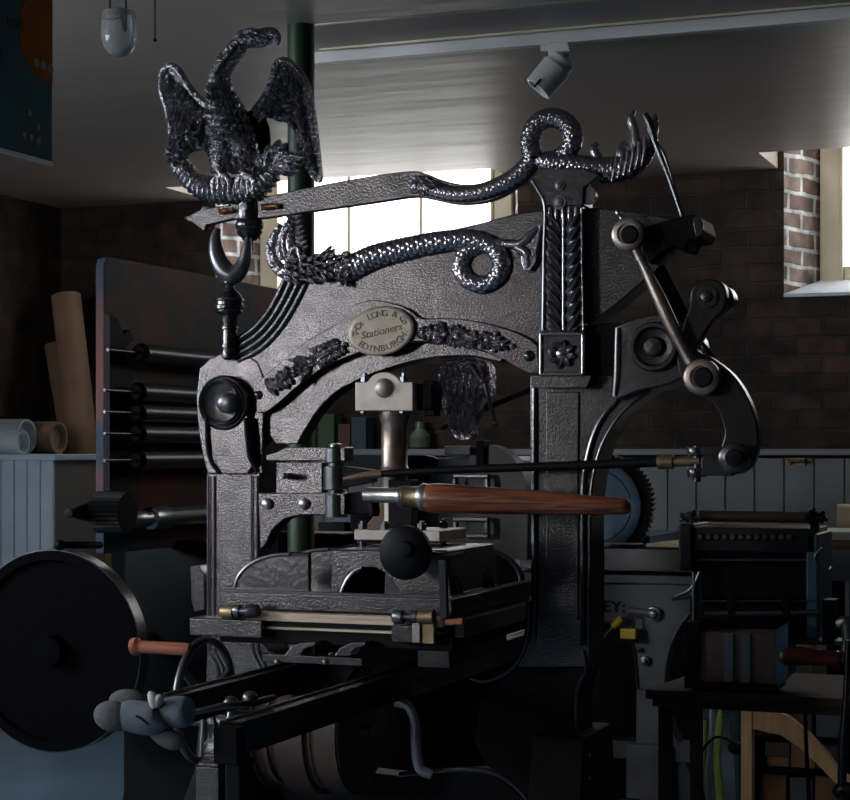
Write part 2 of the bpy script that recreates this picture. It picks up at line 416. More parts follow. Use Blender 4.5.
# back windows
def window(n, a, b, name):
    m = MB(); y = YB+D; z0, z1 = ZS+.07, 3.3; a += SP; b -= SP
    m.box(a, a+.10, y-.06, y+.03, z0-.02, z1); m.box(b-.10, b, y-.06, y+.03, z0-.02, z1)
    m.box(a+.116, b-.116, y-.055, y+.025, z0, z0+.09); m.box(a+.116, b-.116, y-.055, y+.025, z1-.08, z1)
    m.box(a+.1005, a+.115, y-.075, y+.03, z0-.02, z1); m.box(b-.115, b-.1005, y-.075, y+.03, z0-.02, z1)
    fr = m.build(name, M['cream'], bevel=.004); S(fr)
    ROOT[fr.name] = Vector()
    g = MB(); k = 3
    ww = (b-a-.2)/k
    for i in range(1, k): g.box(a+.1+i*ww-.009, a+.1+i*ww+.009, y-.03, y, z0+.09, z1-.08)
    g.box(a+.1, b-.1, y-.03, y, 2.86, 2.88)
    g.build('glazing_bar', M['cream'], fr)
    MB().box(a+.1, b-.1, y-.014, y-.010, z0+.09, z1-.08).build('pane', M['pane_back'], fr)
    s = MB(); aa, bb = a-SP, b+SP
    s.add([(aa, YB-.01, ZS-.012), (bb, YB-.01, ZS-.012), (bb, YB-.01, ZS+.004), (aa, YB-.01, ZS+.004), (aa+SP, y-.06, ZS+.09), (bb-SP, y-.06, ZS+.09), (bb-SP, y-.06, ZS-.06), (aa+SP, y-.06, ZS-.06)],
          [(0, 1, 2, 3), (3, 2, 5, 4), (4, 5, 6, 7), (7, 6, 1, 0), (0, 3, 4, 7), (1, 6, 5, 2)])
    s.build('window_sill', M['sill'], fr)
    # light well above the ceiling line
    return fr
window(1, *W1, 'window_1'); window(2, *W2, 'window_2')
for i, (a, b) in enumerate((W1, W2)):
    m = MB(); m.box(a-.10, a-.03, NOTCH, YB, H+.12, HT); m.box(b+.03, b+.10, NOTCH, YB, H+.12, HT)
    m.box(a-.10, b+.10, NOTCH-.07, NOTCH, H+.12, HT); m.box(a-.1, b+.1, NOTCH-.07, YB, HT, HT+.05)
    S(m.build('trim_%d' % (3+i), M['plaster']))
# left window
m = MB(); ya, yb = L1; x = XL-.22
for k in range(4):
    yy = ya+(yb-ya)*k/3; m.box(x, x+.06, max(ya, yy-.04), min(yb, yy+.04), *LZ)
m.box(x, x+.06, ya, yb, LZ[0], LZ[0]+.07); m.box(x, x+.06, ya, yb, LZ[1]-.07, LZ[1]); m.box(x, x+.05, ya, yb, 2.1, 2.13)
w3 = S(m.build('window_3', M['cream'], bevel=.004)); ROOT[w3.name] = Vector()
MB().box(x+.02, x+.025, ya, yb, *LZ).build('pane', M['pane_left'], w3)
# front wall (behind the viewer) with an unseen window added for sheen on the press
F1 = (-3.78, -3.0); FZ = (1.3, 2.45)
m = MB(); m.box(XL-.3, F1[0], YF-.3, YF, 0, HT); m.box(F1[1], XR, YF-.3, YF, 0, HT); m.box(*F1, YF-.3, YF, 0, FZ[0]); m.box(*F1, YF-.3, YF, FZ[1], HT)
S(m.build('wall_front', bx_))
m = MB()
for k in range(3):
    q = F1[0]+(F1[1]-F1[0])*k/2; m.box(max(F1[0], q-.04), min(F1[1], q+.04), YF-.2, YF-.14, *FZ)
m.box(*F1, YF-.2, YF-.14, FZ[0], FZ[0]+.07); m.box(*F1, YF-.2, YF-.14, FZ[1]-.07, FZ[1])
w4 = S(m.build('added_sheen_window', M['cream'], bevel=.004)); ROOT[w4.name] = Vector()
MB().box(*F1, YF-.175, YF-.17, *FZ).build('pane', M['pane_front'], w4)
MB().box(XL-.3, XL+.05, ya-.03, yb+.03, LZ[0]-.05, LZ[0]).build('window_sill', M['sill'], w3)
# ceiling beads + boxed service beam by the column
zc = H
a = PZ(315, 34, H-.03)
def bead(px, py, x0, x1, w_, h_, mt, n):
    y = PZ(px, py, H).y
    return S(MB().box(x0, x1, y-w_/2, y+w_/2, H-h_, H).build(n, mt, bevel=.002))
bead(330, 21, -.62, 4, .02, .012, M['cream'], 'trim_5')
bead(500, 33, -.75, 4, .015, .008, M['cream'], 'trim_6')
# ================================================================ the hand press
press = empty('printing_press', (0.02, 0.0, 0), 'tall black cast-iron hand press with an eagle, scaled serpents and an oval maker plate', 'printing press')
I, G, IS = M['iron'], M['gloss'], M['iron_smooth']
def part(mb, name, m, par=press, **k): return mb.build(name, m, par, **k)
def fine(px, n=5, closed=False): return [tuple(v) for v in cr([(a, b, 0) for a, b in px], n, closed)]

# --- columns ---------------------------------------------------------------
lc = MB()
lc.pp([(207, 470), (260, 470), (260, 640), (270, 652), (280, 668), (280, 700), (205, 700), (207, 640)], 0, .12)
col_l = part(lc, 'column', I, bevel=.003)
mo = MB()
for x, r in ((209, 2.2), (214.5, 1.6), (252, 1.8), (257.5, 2)):
    mo.ptube([(x, 476, r), (x, 560, r), (x, 640, r), (x+2, 655, r), (x+8, 668, r), (x+10, 690, r)], -.002, 8)
part(mo, 'moulding', G, col_l)

rc = MB()
right_out = fine([(591, 640), (591, 560), (591, 510), (595, 475), (605, 440), (625, 410), (653, 388)], 6)
inner_top = [(655, 384), (618, 372), (592, 376), (530, 376)]
low = [(531, 600), (529, 640), (516, 667), (588, 667)]
lb = MB(); lb.pp([(516, 668), (496, 688), (480, 700), (474, 740), (486, 766), (508, 778), (532, 800), (545, 840), (550, 900), (640, 900), (606, 850), (580, 800), (579, 735), (579, 690), (588, 668)], .0, .13); part(lb, 'column_low_shaded', M['black'], bevel=.003)  # low part split off; its black stands in for shade
rc.pp([(a[0], a[1]) for a in right_out]+inner_top+low, 0, .13)
col_r = part(rc, 'column', I, bevel=.003)
mo = MB()
mo.ptube([(534.5, 388, 3), (534.5, 480, 3), (534.5, 600, 3), (533, 640, 3)], -.004, 8)
mo.ptube([(583, 645, 2.6), (583, 560, 2.6), (583, 500, 2.6), (585, 470, 2.6), (592, 440, 2.6), (602, 418, 2.6), (617, 400, 2.6)], -.006, 8)
mo.ptube([(590, 650, 1.5), (590, 560, 1.5), (590, 512, 1.5), (593, 477, 1.5), (603, 442, 1.5), (623, 412, 1.5), (651, 390, 1.7)], -.002, 8)
mo.ptube([(583, 650, 2.0), (586, 668, 2), (577, 692, 2), (577, 740, 2), (577, 800, 2)], -.002, 8)
part(mo, 'moulding', IS, col_r)
pn = MB(); pn.pp([(546, 392), (579, 392), (578, 470), (578, 620), (546, 620)], -.006, .001)
part(pn, 'panel', I, col_r, bevel=.002)

# --- lower arches between the columns + base -------------------------------
bs = MB()
bs.pp([(205, 700), (280, 700), (292, 740), (330, 768), (400, 776), (480, 770), (505, 782), (530, 805), (545, 850), (548, 880), (205, 900)], .03, .11)
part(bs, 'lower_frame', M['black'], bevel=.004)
arc = MB()
arc.ptube([(400, 775, 3), (450, 770, 3), (490, 772, 3), (518, 788, 3), (538, 815, 3)], .02, 8)
part(arc, 'arch_moulding', IS); arc = MB()
arc.ptube([(529, 600, 3), (526, 640, 3), (512, 668, 3), (488, 680, 3), (470, 678, 2)], -.002, 8)
part(arc, 'arch_moulding', IS)
# feet: arched claws running front and back under each column
for px_, name in ((150, 'foot'), (560, 'foot')):
    f = MB(); x0 = P(232 if px_ == 150 else 565, 700, 0).x
    prof = [(-.42, .0), (-.48, .03), (-.47, .10), (-.40, .17), (-.30, .22), (-.20, .34), (-.10, .45), (-.07, .60), (.19, .60), (.22, .45), (.32, .34), (.42, .22), (.52, .17), (.59, .10), (.60, .03), (.54, 0), (.40, 0), (.32, .08), (.16, .16), (-.04, .16), (-.20, .08), (-.28, 0)]
    f.prism([(x0-.07, yy+.01, z) for yy, z in prof], (.14, 0, 0))
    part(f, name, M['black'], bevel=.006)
ft = MB()   # stepped block on the front foot
z0 = P(215, 770, -.35).z; c0 = P(213, 765, -.35)
m_ = mp(213, -.35)
ft.lathe(c0, (0, 0, 1), [(0, 16*m_), (3*m_, 16*m_), (5*m_, 13*m_), (8*m_, 12*m_), (10*m_, 9.5*m_), (22*m_, 9.5*m_), (25*m_, 7*m_), (27*m_, 5.5*m_), (40*m_, 5.5*m_), (41*m_, 6*m_), (43*m_, 4.5*m_), (48*m_, 2.5*m_), (54*m_, 3.5*m_), (58*m_, 5*m_), (64*m_, 4*m_), (72*m_, 3*m_)], 4)
ft.lathe(c0+Vector((0, 0, -.16)), (0, 0, 1), [(0, 18*m_), (.16, 18*m_)], 4)
part(ft, 'foot_finial', I, bevel=.002)

# --- left head, boss, strap -------------------------------------------------
hd = MB()
hd.pp([(199, 368), (210, 358), (224, 352), (242, 352), (258, 362), (264, 378), (263, 474), (207, 474), (202, 455), (198, 430), (196, 400)], -.004, .14)
part(hd, 'lever_head', I, bevel=.005)
st = MB()
st.pp([(207, 415), (210, 448), (217, 466), (226, 474), (247, 474), (254, 464), (252, 448), (247, 415)], -.03, -.004)
strap = part(st, 'strap', I, bevel=.003)
sm = MB()
sm.ptube([(207, 418, 2.6), (208, 445, 2.6), (212, 462, 2.6), (221, 474, 2.6)], -.034, 8)
sm.ptube([(246, 418, 3.0), (248, 440, 3.0), (250, 456, 3.0), (258, 472, 3.0)], -.034, 8)
part(sm, 'strap_edge', M['black'], strap)
bo = MB(); bo.plathe(228, 403, -.004, [(0, 27.5), (.030, 27.5), (.034, 26), (.031, 24), (.037, 22.5), (.032, 20.5), (.037, 19), (.034, 17), (.034, 0)])
boss = part(bo, 'pivot_boss', IS, angle=50)
bo = MB(); bo.plathe(228, 403, -.036, [(0, 11), (.012, 10.5), (.018, 8), (.021, 4), (.021, 0)])
part(bo, 'pin_cap', M['steel_dark'], boss, angle=60)

# --- main beam ---------------------------------------------------------------
top = fine([(222, 350), (238, 341), (252, 330), (264, 316), (275, 299), (283, 281), (291, 266)], 4) + \
      fine([(310, 270), (345, 262), (370, 250), (400, 240), (440, 232), (480, 223), (520, 213), (560, 209), (600, 208), (640, 213), (676, 220), (690, 232)], 4)
bot = fine([(672, 255), (645, 280), (618, 303), (598, 318), (585, 330)], 4) + [(560, 345), (545, 376), (530, 374)] + \
      fine([(500, 352), (470, 343), (440, 339), (400, 339), (365, 346), (335, 357), (305, 374), (285, 392), (268, 410), (262, 424), (258, 432)], 4)
bm_ = MB(); bm_.pp([(a[0], a[1]) for a in top+bot]+[(222, 432)], 0, .10)
beam = part(bm_, 'main_lever', I, bevel=.004)
# thick lower flange of the lever (its underside seen behind the plate)
fl = MB()
up = fine([(262, 425), (285, 398), (305, 380), (335, 362), (365, 350), (400, 343), (440, 343), (470, 347), (505, 358)], 4)
dn = fine([(500, 362), (470, 356), (430, 358), (395, 366), (360, 379), (335, 393), (318, 410), (306, 428), (297, 444)], 4)
fl.pp([(a[0], a[1]) for a in up+dn]+[(276, 444)], .02, .085)
part(fl, 'lever_flange', I, beam, bevel=.003)
# reeded mouldings on the shoulder
rd = MB()
for k in range(4):
    o = k*6.0
    rd.ptube([(236+o*.1, 340+o*1.15, 3.1), (252+o*.45, 330+o*1.05, 3.1), (266+o*.7, 315+o*.85, 3.1), (277+o*.9, 297+o*.6, 3.1), (285+o*1.05, 279+o*.45, 3.1), (291+o*1.1, 266+o*.3, 3)], -.003, 10, 5, .7)
part(rd, 'reeding', I, beam)

# --- applied arc plate, oval plaque ------------------------------------------
up = fine([(256, 384), (262, 378), (285, 358), (305, 342), (325, 330), (342, 320), (352, 306), (372, 300), (395, 304), (410, 310), (422, 318), (450, 318), (480, 322), (510, 330), (528, 338), (537, 345)], 4)
dn = fine([(540, 374), (525, 372), (500, 358), (470, 347), (440, 342), (405, 342), (375, 348), (345, 358), (320, 370), (298, 386), (280, 402), (266, 412), (256, 413)], 4)
ap = MB(); ap.pp([(a[0], a[1]) for a in up+dn], -.016, 0)
aplate = part(ap, 'arc_plate', I, bevel=.003)
for bx, by, r in ((258.5, 395, 4.5), (529, 356, 5.5)):
    b_ = MB(); b_.plathe(bx, by, -.016, [(0, r), (.004, r), (.009, r*.7), (.011, 0)], 16); part(b_, 'bolt', IS, aplate, angle=60)
def orn_left(m):
    y = -.018
    def T(u, v):  # along the plate
        q = [(268, 389), (285, 379), (305, 364), (325, 354), (346, 343)]
        i = min(3, int(u*4)); f = u*4-i
        x = q[i][0]+(q[i+1][0]-q[i][0])*f; yy = q[i][1]+(q[i+1][1]-q[i][1])*f
        return x+v*.5, yy+v*.86
    def L(u0, v0, u1, v1, w_, h_, c=0):
        a = T(u0, v0); b = T(u1, v1); m.pleaf(a[0], a[1], b[0], b[1], w_*1.45, h_*1.1, y, c)
    for s in (-1, 1):
        for k in range(5): L(.04+.05*k, 0, .02+.055*k, s*(4+1.6*k), 4.5, 3.5, 1)
        L(.27, 0, .22, s*11, 5, 4, 2)
        for k in range(6): L(.55, 0, .36+.035*k, s*(15-1.6*k*abs(k-3)/3-k*1.0), 4.2, 3.5, 1.5)
        for k in range(6): L(.70+.04*k, s*2, .63+.055*k, s*(12-.4*k), 5, 4.5, 2)
        L(.9, 0, .8, s*9, 5, 4, 2)
    L(.0, 0, .32, 0, 5, 5, 1); L(.58, 0, .42, 0, 4, 5, 1); L(.55, 0, 1.0, 0, 6, 6, 1)
    for k in range(15):
        u = .03+.063*k
        for s in (-1, 1): L(u, 0, u+.03+.02*s*math.sin(k), s*(7.5+3.5*math.sin(k*1.9+1)), 5, 4.5, 2)
    for u, v, r in ((.14, -3, 2.4), (.24, 4, 2.4), (.56, 0, 3.2), (.72, -6, 2.8), (.78, 5, 2.6), (.88, -4, 3), (.97, 0, 3), (.66, 2, 2.6)):
        a = T(u, v); p_ = P(a[0], a[1], y-.006); m.ball(p_, r*mp(a[0], y), n=10)
om = MB(); orn_left(om); part(om, 'scroll_ornament', M['carved'], aplate, angle=70)
def orn_right(m):
    y = -.018
    q = [(418, 333), (440, 333), (465, 338), (490, 341), (512, 346)]
    def T(u, v):
        u = min(max(u, 0), 1); i = min(3, int(u*4)); f = u*4-i
        return q[i][0]+(q[i+1][0]-q[i][0])*f-v*.14, q[i][1]+(q[i+1][1]-q[i][1])*f+v
    def L(u0, v0, u1, v1, w_, h_, c=0):
        a = T(u0, v0); b = T(u1, v1); m.pleaf(a[0], a[1], b[0], b[1], w_*1.45, h_*1.1, y, c)
    for s in (-1, 1):
        for k in range(5): L(.05+.05*k, 0, .0+.07*k, s*(5+1.7*k), 5, 4, 1)
        L(.3, s*3, .22, s*12, 5.5, 5, 2)
        for k in range(5): L(.42, s*1, .42+.055*k, s*(13-2.2*k), 4.6, 4.5, 2)
        for k in range(3): L(.42, s*1, .36-.02*k, s*(11-3*k), 4, 4, 1.5)
        for k in range(4): L(.72+.03*k, 0, .68+.07*k, s*(10-.8*k), 5, 5, 2)
        L(.86, 0, .97, s*5, 4, 4, 1)
    L(0, 0, .35, 0, 6, 5, 1); L(.42, 0, .68, 0, 5, 5, 1.5); L(.7, 0, 1, 0, 5, 5, 1)
    for k in range(12):
        u = .05+.075*k
        for s in (-1, 1): L(u, 0, u+.02, s*(7+3*math.sin(k*2.1)), 4.5, 4.5, 2)
    for u, v, r in ((.04, 0, 2.4), (.2, -5, 2.6), (.2, 5, 2.6), (.3, 0, 3.2), (.42, 0, 4), (.72, 0, 3.2), (.8, -8, 3.2), (.8, 8, 3), (.9, 0, 3), (1, 0, 2.6)):
        a = T(u, v); m.ball(P(a[0], a[1], y-.006), r*mp(a[0], y), n=10)
om = MB(); orn_right(om); part(om, 'scroll_ornament', M['carved'], aplate, angle=70)
# oval plaque
pc = (381, 331); ang = R(12); yq = -.032
def OV(k, a): 
    x, y = 33.5*k*math.cos(a), 24.5*k*math.sin(a)
    return (pc[0]+x*math.cos(ang)+y*math.sin(ang), pc[1]-x*math.sin(ang)+y*math.cos(ang))
pq = MB(); rings = []
prof = [(1.0, -.014), (1.0, -.026), (.97, -.031), (.90, -.033), (.0, -.034)]
n = 56
for k, yy in prof:
    rings.append([P(*OV(k, 2*PI*i/n), yy) for i in range(n)])
for i in range(len(rings)-1):
    pq.add(rings[i]+rings[i+1], [(j, (j+1) % n, n+(j+1) % n, n+j) for j in range(n)])
plq = part(pq, 'maker_plaque', M['plaque'], aplate, angle=60)
tm = MB(); mm = mp(*pc[:1], yq); ctr = P(pc[0], pc[1], yq)
def put(vs, fs, x, y, rot):
    ca, sa = math.cos(rot), math.sin(rot); c2, s2 = math.cos(ang), math.sin(ang); out = []
    for v in vs:
        a = v.x*ca-v.y*sa+x; b = v.x*sa+v.y*ca+y
        out.append(ctr+Vector(((a*c2-b*s2)*mm*1.06, -.0012-v.z*.0, (a*s2+b*c2)*mm))+Vector((0, -.0015 if v.z > 0 else .002, 0)))
    tm.add(out, fs)
def arc_text(txt, a0, a1, rx, ry, size, top=True):
    for i, ch in enumerate(txt):
        if ch == ' ': continue
        a = R(a0+(a1-a0)*i/(len(txt)-1)); vs, fs = glyphs(ch, size)
        put(vs, fs, rx*math.cos(a), ry*math.sin(a), math.atan2(ry*math.cos(a), -rx*math.sin(a))+(PI if top else 0))
arc_text('THOs LONG & Co', 170, 12, 26, 17, 9.0)
arc_text('EDINBURGH.', 208, 340, 25.5, 17.5, 9.5, top=False)
vs, fs = glyphs('Stationers', 10.5, shear=.35); put(vs, fs, 0, -.5, 0)
part(tm, 'plaque_lettering', M['ink'], plq)

# --- scaled dolphin on the lever --------------------------------------------
def scales(ls, na, amp):
    def d(s, a, r):
        u = s/ls; v = a/(2*PI)*na; qs = []
        for ou, ov in ((0, 0), (.5, .5)):
            u1 = u+ou; v1 = v+ov
            for k in (0, -1):      # each scale overlaps the next one down the body
                du = (u1 % 1)-.5+k*0; dv = (v1 % 1)-.5
                qs.append(du*du*1.1+dv*dv)
        q1, q2 = sorted((qs[0], qs[2]))
        g = min(1, (q2-q1)*5.0)
        return amp*(math.sqrt(g)-.6+.35*(((u) % .5)*2-.5))
    return d
dol = MB()
dol.ptube([(338, 271, 13), (355, 266, 12.5), (375, 257, 12), (405, 249, 11), (440, 242, 10.5), (470, 240, 10), (490, 245, 9.5), (501, 259, 9.5), (498, 276, 9), (483, 285, 8.5), (467, 279, 8.5), (461, 265, 8.5), (467, 252, 8), (480, 246, 7), (496, 244, 5.5, -.004), (510, 244, 4.5, -.004), (524, 247, 4, -.004)], -.006, 60, 12, .8, scales(.026, 8, .17))
dolp = part(dol, 'dolphin_body', G, angle=55)
df = MB()
df.pp([(506, 241), (516, 239), (526, 232), (532, 225), (542, 223), (539, 236), (536, 250), (536, 262), (530, 271), (524, 271), (521, 262), (521, 252), (508, 248)], -.02, 0)
df.ptube([(505, 244, 4), (520, 244, 5), (530, 236, 5), (538, 227, 3)], -.016, 10); df.ptube([(515, 246, 4), (527, 254, 5.5), (528, 268, 3)], -.016, 10)
part(df, 'tail_fin', G, dolp, bevel=.003)
hd = MB(); y = -.012
# gaping jaw: the upright lip, gullet grooves and crest
hd.ptube([(280, 224, 3), (275, 236, 4.5), (271, 248, 5.5), (274, 262, 6.5), (284, 272, 7), (297, 274, 6)], y, 12)
hd.ptube([(286, 222, 2.2), (281, 236, 2.5), (279, 248, 2.5), (282, 260, 3)], y-.006, 10)
hd.ptube([(290, 224, 2.2), (284, 236, 2.8), (284, 248, 3), (287, 260, 3)], y-.008, 10)
hd.ptube([(292, 222, 2), (289, 236, 2.6), (291, 250, 2.8), (296, 262, 3)], y-.004, 10)
for k in range(7):
    xx = 297-k*.6; yy = 252-k*5.2
    hd.pleaf(xx, yy, xx+13-k*.6, yy-6, 5.5, 4, y-.004, 3); hd.pleaf(xx, yy, xx-7, yy-6, 4.5, 4, y-.008, 2)
hd.ptube([(300, 258, 5), (298, 240, 4), (294, 222, 2.5)], y, 10)
hd.ball(P(293, 257, y-.014), .0085, n=12)
hd.ptube([(291, 262, 3), (290, 252, 3), (297, 248, 3), (301, 258, 3.5), (302, 270, 4)], y-.012, 10)
for i in range(9):
    for j in range(4):
        x0 = 284+i*7.2; y0 = 276-j*5+(i % 2)*2.5-(i*.6)
        hd.pleaf(x0, y0, x0+10, y0+(6-3*j), 8.5, 6, y-.012+.003*abs(j-1.5), 3)
hd.ball(P(312, 271, .0), .062, .026, .031, rot=Matrix.Rotation(R(8), 3, 'Y'))
for a, b, c, d in ((322, 262, 333, 245), (328, 262, 336, 248), (318, 264, 327, 250), (344, 272, 349, 288), (340, 272, 344, 287), (348, 270, 352, 281)):
    hd.pleaf(a, b, c, d, 7, 5, y-.004, 2)
part(hd, 'dolphin_head', M['carved'], dolp, angle=70)

# --- pilaster with leaves, rosette block --------------------------------------
pl = MB(); pl.pp([(545, 205), (582, 205), (585, 332), (542, 332)], -.045, 0)
pil = part(pl, 'pilaster', IS, bevel=.003)
lf = MB(); y = -.047
for k in range(9):
    yy = 222+k*12.6
    for s in (-1, 1): lf.pleaf(563.5+s*2, yy+10, 563.5+s*16.5, yy-9, 8, 5, y, 2); lf.pleaf(563.5+s*3, yy+12, 563.5+s*17, yy+3, 5, 3.5, y, 1)
lf.ptube([(563.5, 212, 1.6), (563.5, 270, 1.6), (563.5, 330, 1.6)], y-.004, 8)
for s in (-1, 1): lf.ptube([(563.5+s*18, 208, 1.3), (563.5+s*18.6, 270, 1.3), (563.5+s*20, 330, 1.3)], y, 8)
for k in range(5): lf.ptube([(550+k*6.6, 207, 2.2), (550+k*6.6, 217, 2.6), (550+k*6.6, 222, 1.5)], y, 8)
part(lf, 'leaf_relief', G, pil, angle=70)
rb = MB(); rb.pp([(539, 332), (585, 332), (585, 376), (539, 376)], -.055, 0)
rblk = part(rb, 'rosette_block', IS, bevel=.003)
rs = MB()
for a, b in (((541, 334), (583, 334)), ((583, 334), (583, 374)), ((583, 374), (541, 374)), ((541, 374), (541, 334))):
    rs.ptube([(a[0], a[1], 2.2), ((a[0]+b[0])/2, (a[1]+b[1])/2, 2.2), (b[0], b[1], 2.2)], -.057, 8)
for k in range(8):
    a = 2*PI*k/8+.2; rs.pleaf(562+4*math.cos(a), 354+4*math.sin(a), 562+15*math.cos(a), 354+15*math.sin(a), 9.5, 6, -.057, 1)
rs.plathe(562, 354, -.056, [(0, 7), (.006, 6.5), (.010, 4.5), (.012, 0)], 12)
part(rs, 'rosette', G, rblk, angle=60)
cp = MB(); cp.pp([(529, 375), (592, 375), (590, 381), (586, 388), (538, 388), (531, 382)], -.05, .0)
part(cp, 'capital', I, bevel=.003)
rb = MB(); rb.pp([(585, 325), (622, 322), (620, 345), (618, 376), (586, 376)], -.012, .0); part(rb, 'link_plate', M['black'], bevel=.003)

# --- right bearing ------------------------------------------------------------
bb = MB(); bb.pp([tuple(v)[:2] for v in cr([(616, 326, 0), (635, 319, 0), (658, 315, 0), (680, 321, 0), (694, 338, 0), (695, 358, 0), (684, 376, 0), (662, 386, 0), (640, 390, 0)], 4)]+[(616, 400), (613, 398)], -.035, .13)
brg = part(bb, 'bearing_block', I, bevel=.004)
rg = MB(); rg.ptube([(618, 328, 3), (617.5, 350, 3.4), (617, 375, 3.4), (615, 396, 2.5)], -.036, 10); part(rg, 'edge_rib', M['steel_dark'], brg)
rg = MB(); rg.plathe(655, 347, -.035, [(0, 25), (.016, 25), (.022, 23.5), (.022, 20), (.008, 17.5), (.006, 10), (.018, 9.8), (.024, 8.5), (.026, 0)], 40); part(rg, 'bearing_ring', IS, brg, angle=45)

# --- crank (bell crank + C arm), big link rod ----------------------------------
ck = MB()
ck.pp([tuple(v)[:2] for v in cr([(707, 279, 0), (722, 283, 0), (727, 298, 0), (722, 312, 0), (712, 322, 0), (704, 335, 0), (697, 350, 0), (712, 358, 0), (734, 376, 0), (750, 402, 0), (758, 430, 0), (757, 452, 0), (750, 467, 0), (738, 474, 0), (722, 470, 0), (716, 458, 0), (721, 446, 0), (724, 432, 0), (719, 413, 0), (708, 401, 0), (694, 394, 0), (680, 375, 0), (676, 350, 0), (682, 328, 0), (689, 305, 0), (693, 288, 0)], 5, True)], -.045, .0)
crank = part(ck, 'crank', M['dark_iron'], bevel=.005)
k2 = MB(); k2.plathe(723, 301, .06, [(0, 15), (.05, 15), (.054, 13), (.054, 0)], 28); k2.plathe(707, 297, -.045, [(0, 11), (.006, 11), (.006, 6), (.014, 5), (.016, 0)], 24)
k2.cyl(P(707, 297, -.04), P(716, 299, .06), .016)
part(k2, 'crank_pin', IS, crank, angle=50)
k2 = MB(); k2.ptube([(697, 338, 2), (706, 348, 2), (716, 362, 2)], .03, 8); k2.ptube([(656, 262, 6), (678, 305, 6), (700, 345, 5)], .04, 8, 4); k2.ptube([(642, 258, 5), (668, 305, 5), (690, 350, 5)], .02, 8, 4); part(k2, 'rear_link', M['black'])
be = MB(); be.pp([(640, 228), (664, 221), (692, 214), (700, 217), (704, 230), (700, 239), (689, 240), (684, 250), (672, 247), (661, 253), (650, 264), (641, 256)], -.03, .12)
part(be, 'lever_end', M['black'], beam, bevel=.005)
be = MB(); be.pp([tuple(v)[:2] for v in cr([(693, 219, 0), (699, 216, 0), (703, 224, 0), (702, 234, 0), (696, 236, 0)], 4, True)], -.036, -.03); part(be, 'end_nut', IS, beam, bevel=.002)
yr = -.075
rod = MB()
rod.ptube([(636, 250, 4.5), (640, 259, 4.2), (645, 268, 4.8), (660, 300, 6.8), (672, 326, 6.8), (685, 352, 5.6), (691, 364, 5.2)], yr, 18)
rod.ptube([(639.5, 257, 5.6), (641, 260, 5.6)], yr, 16); rod.ptube([(689.5, 359, 6.4), (691, 363, 6.4)], yr, 16)
lnk = part(rod, 'link_rod', M['steel_brown'], angle=50)
for (x, y_, r) in ((630.5, 235, 16.5), (704, 377.5, 18)):
    e = MB(); e.plathe(x, y_, yr+.017, [(0, r*.86), (.003, r), (.030, r), (.034, r*.9), (.034, r*.62), (.028, r*.60), (.028, 0)], 36); en = part(e, 'rod_eye', M['steel_brown'], lnk, angle=45)
    e = MB(); e.plathe(x, y_, yr-.010, [(0, r*.58), (.006, r*.58), (.012, r*.45), (.012, 0)], 24); e.cyl(P(x, y_, yr), P(x, y_, 0)+Vector((0, .0, 0)), .018)
    part(e, 'rod_pin', M['black'], lnk, angle=45)
e = MB(); e.ptube([(623, 221, 2), (620.5, 217, 1.6), (619.5, 215.5, 1.8), (618.5, 213.5, 3), (617, 211, 2.4)], yr, 10); part(e, 'oil_cup', M['steel'], lnk)

# --- lower clevis, thin drawbar ------------------------------------------------
yd = -.09
cv = MB()
cv.plathe(737, 458, yd+.02, [(0, 15), (.045, 15), (.048, 13.5), (.048, 0)], 32)
cv.pp([(702, 451), (728, 449), (731, 474), (702, 472)], yd-.012, yd+.018)
for ya in (451, 472):
    cv.pp([(696, ya-4), (730, ya-5+ (0 if ya < 460 else 2)), (732, ya+4), (696, ya+4)], yd-.02, yd+.02)
    cv.lathe(P(697, ya+5, yd), (0, 0, 1), [(0, 9*mp(700, yd)), (1*mp(700, yd), 9.8*mp(700, yd)), (8*mp(700, yd), 9.8*mp(700, yd)), (9*mp(700, yd), 9*mp(700, yd))], 28)
cv.lathe(P(697, 482, yd), (0, 0, 1), [(0, 4*mp(700, yd)), (36*mp(700, yd), 4*mp(700, yd))], 12)
clv = part(cv, 'clevis', M['iron_smooth'], angle=45, bevel=.001)
for q in ([(578, 760, 1.6), (584, 757.5, 1.8), (588, 755, 2.6), (590, 755, 2)], [(577, 785, 3.4), (583, 782, 3.6), (586, 779, 3), (589, 780, 3.4)]):
    e = MB(); e.ptube(q, -.02, 12); part(e, 'side_peg', M['chrome'])
e = MB(); e.plathe(734, 458, yd-.028, [(0, 9), (.010, 8.5), (.012, 0)], 20); part(e, 'clevis_pin', M['black'], clv)
rd = MB(); rd.ptube([(381, 474, 3.6), (450, 470, 4), (560, 466, 4.6), (660, 462, 5)], yd, 14); drw = part(rd, 'drawbar', M['black'])
rd = MB(); rd.ptube([(344, 479, 2), (352, 477.5, 3), (368, 475, 3.6), (382, 474, 3.8)], yd, 12); part(rd, 'rod_tip', M['leather_tan'], drw)
rd = MB(); rd.tube([P(658, 462.3, yd), P(659, 462.2, yd), P(673, 461.8, yd), P(674, 461.7, yd), P(700, 461, yd)], [7.2*mp(660, yd)]*3+[5*mp(660, yd)]*2, 20); part(rd, 'ferrule', M['brass'], drw)

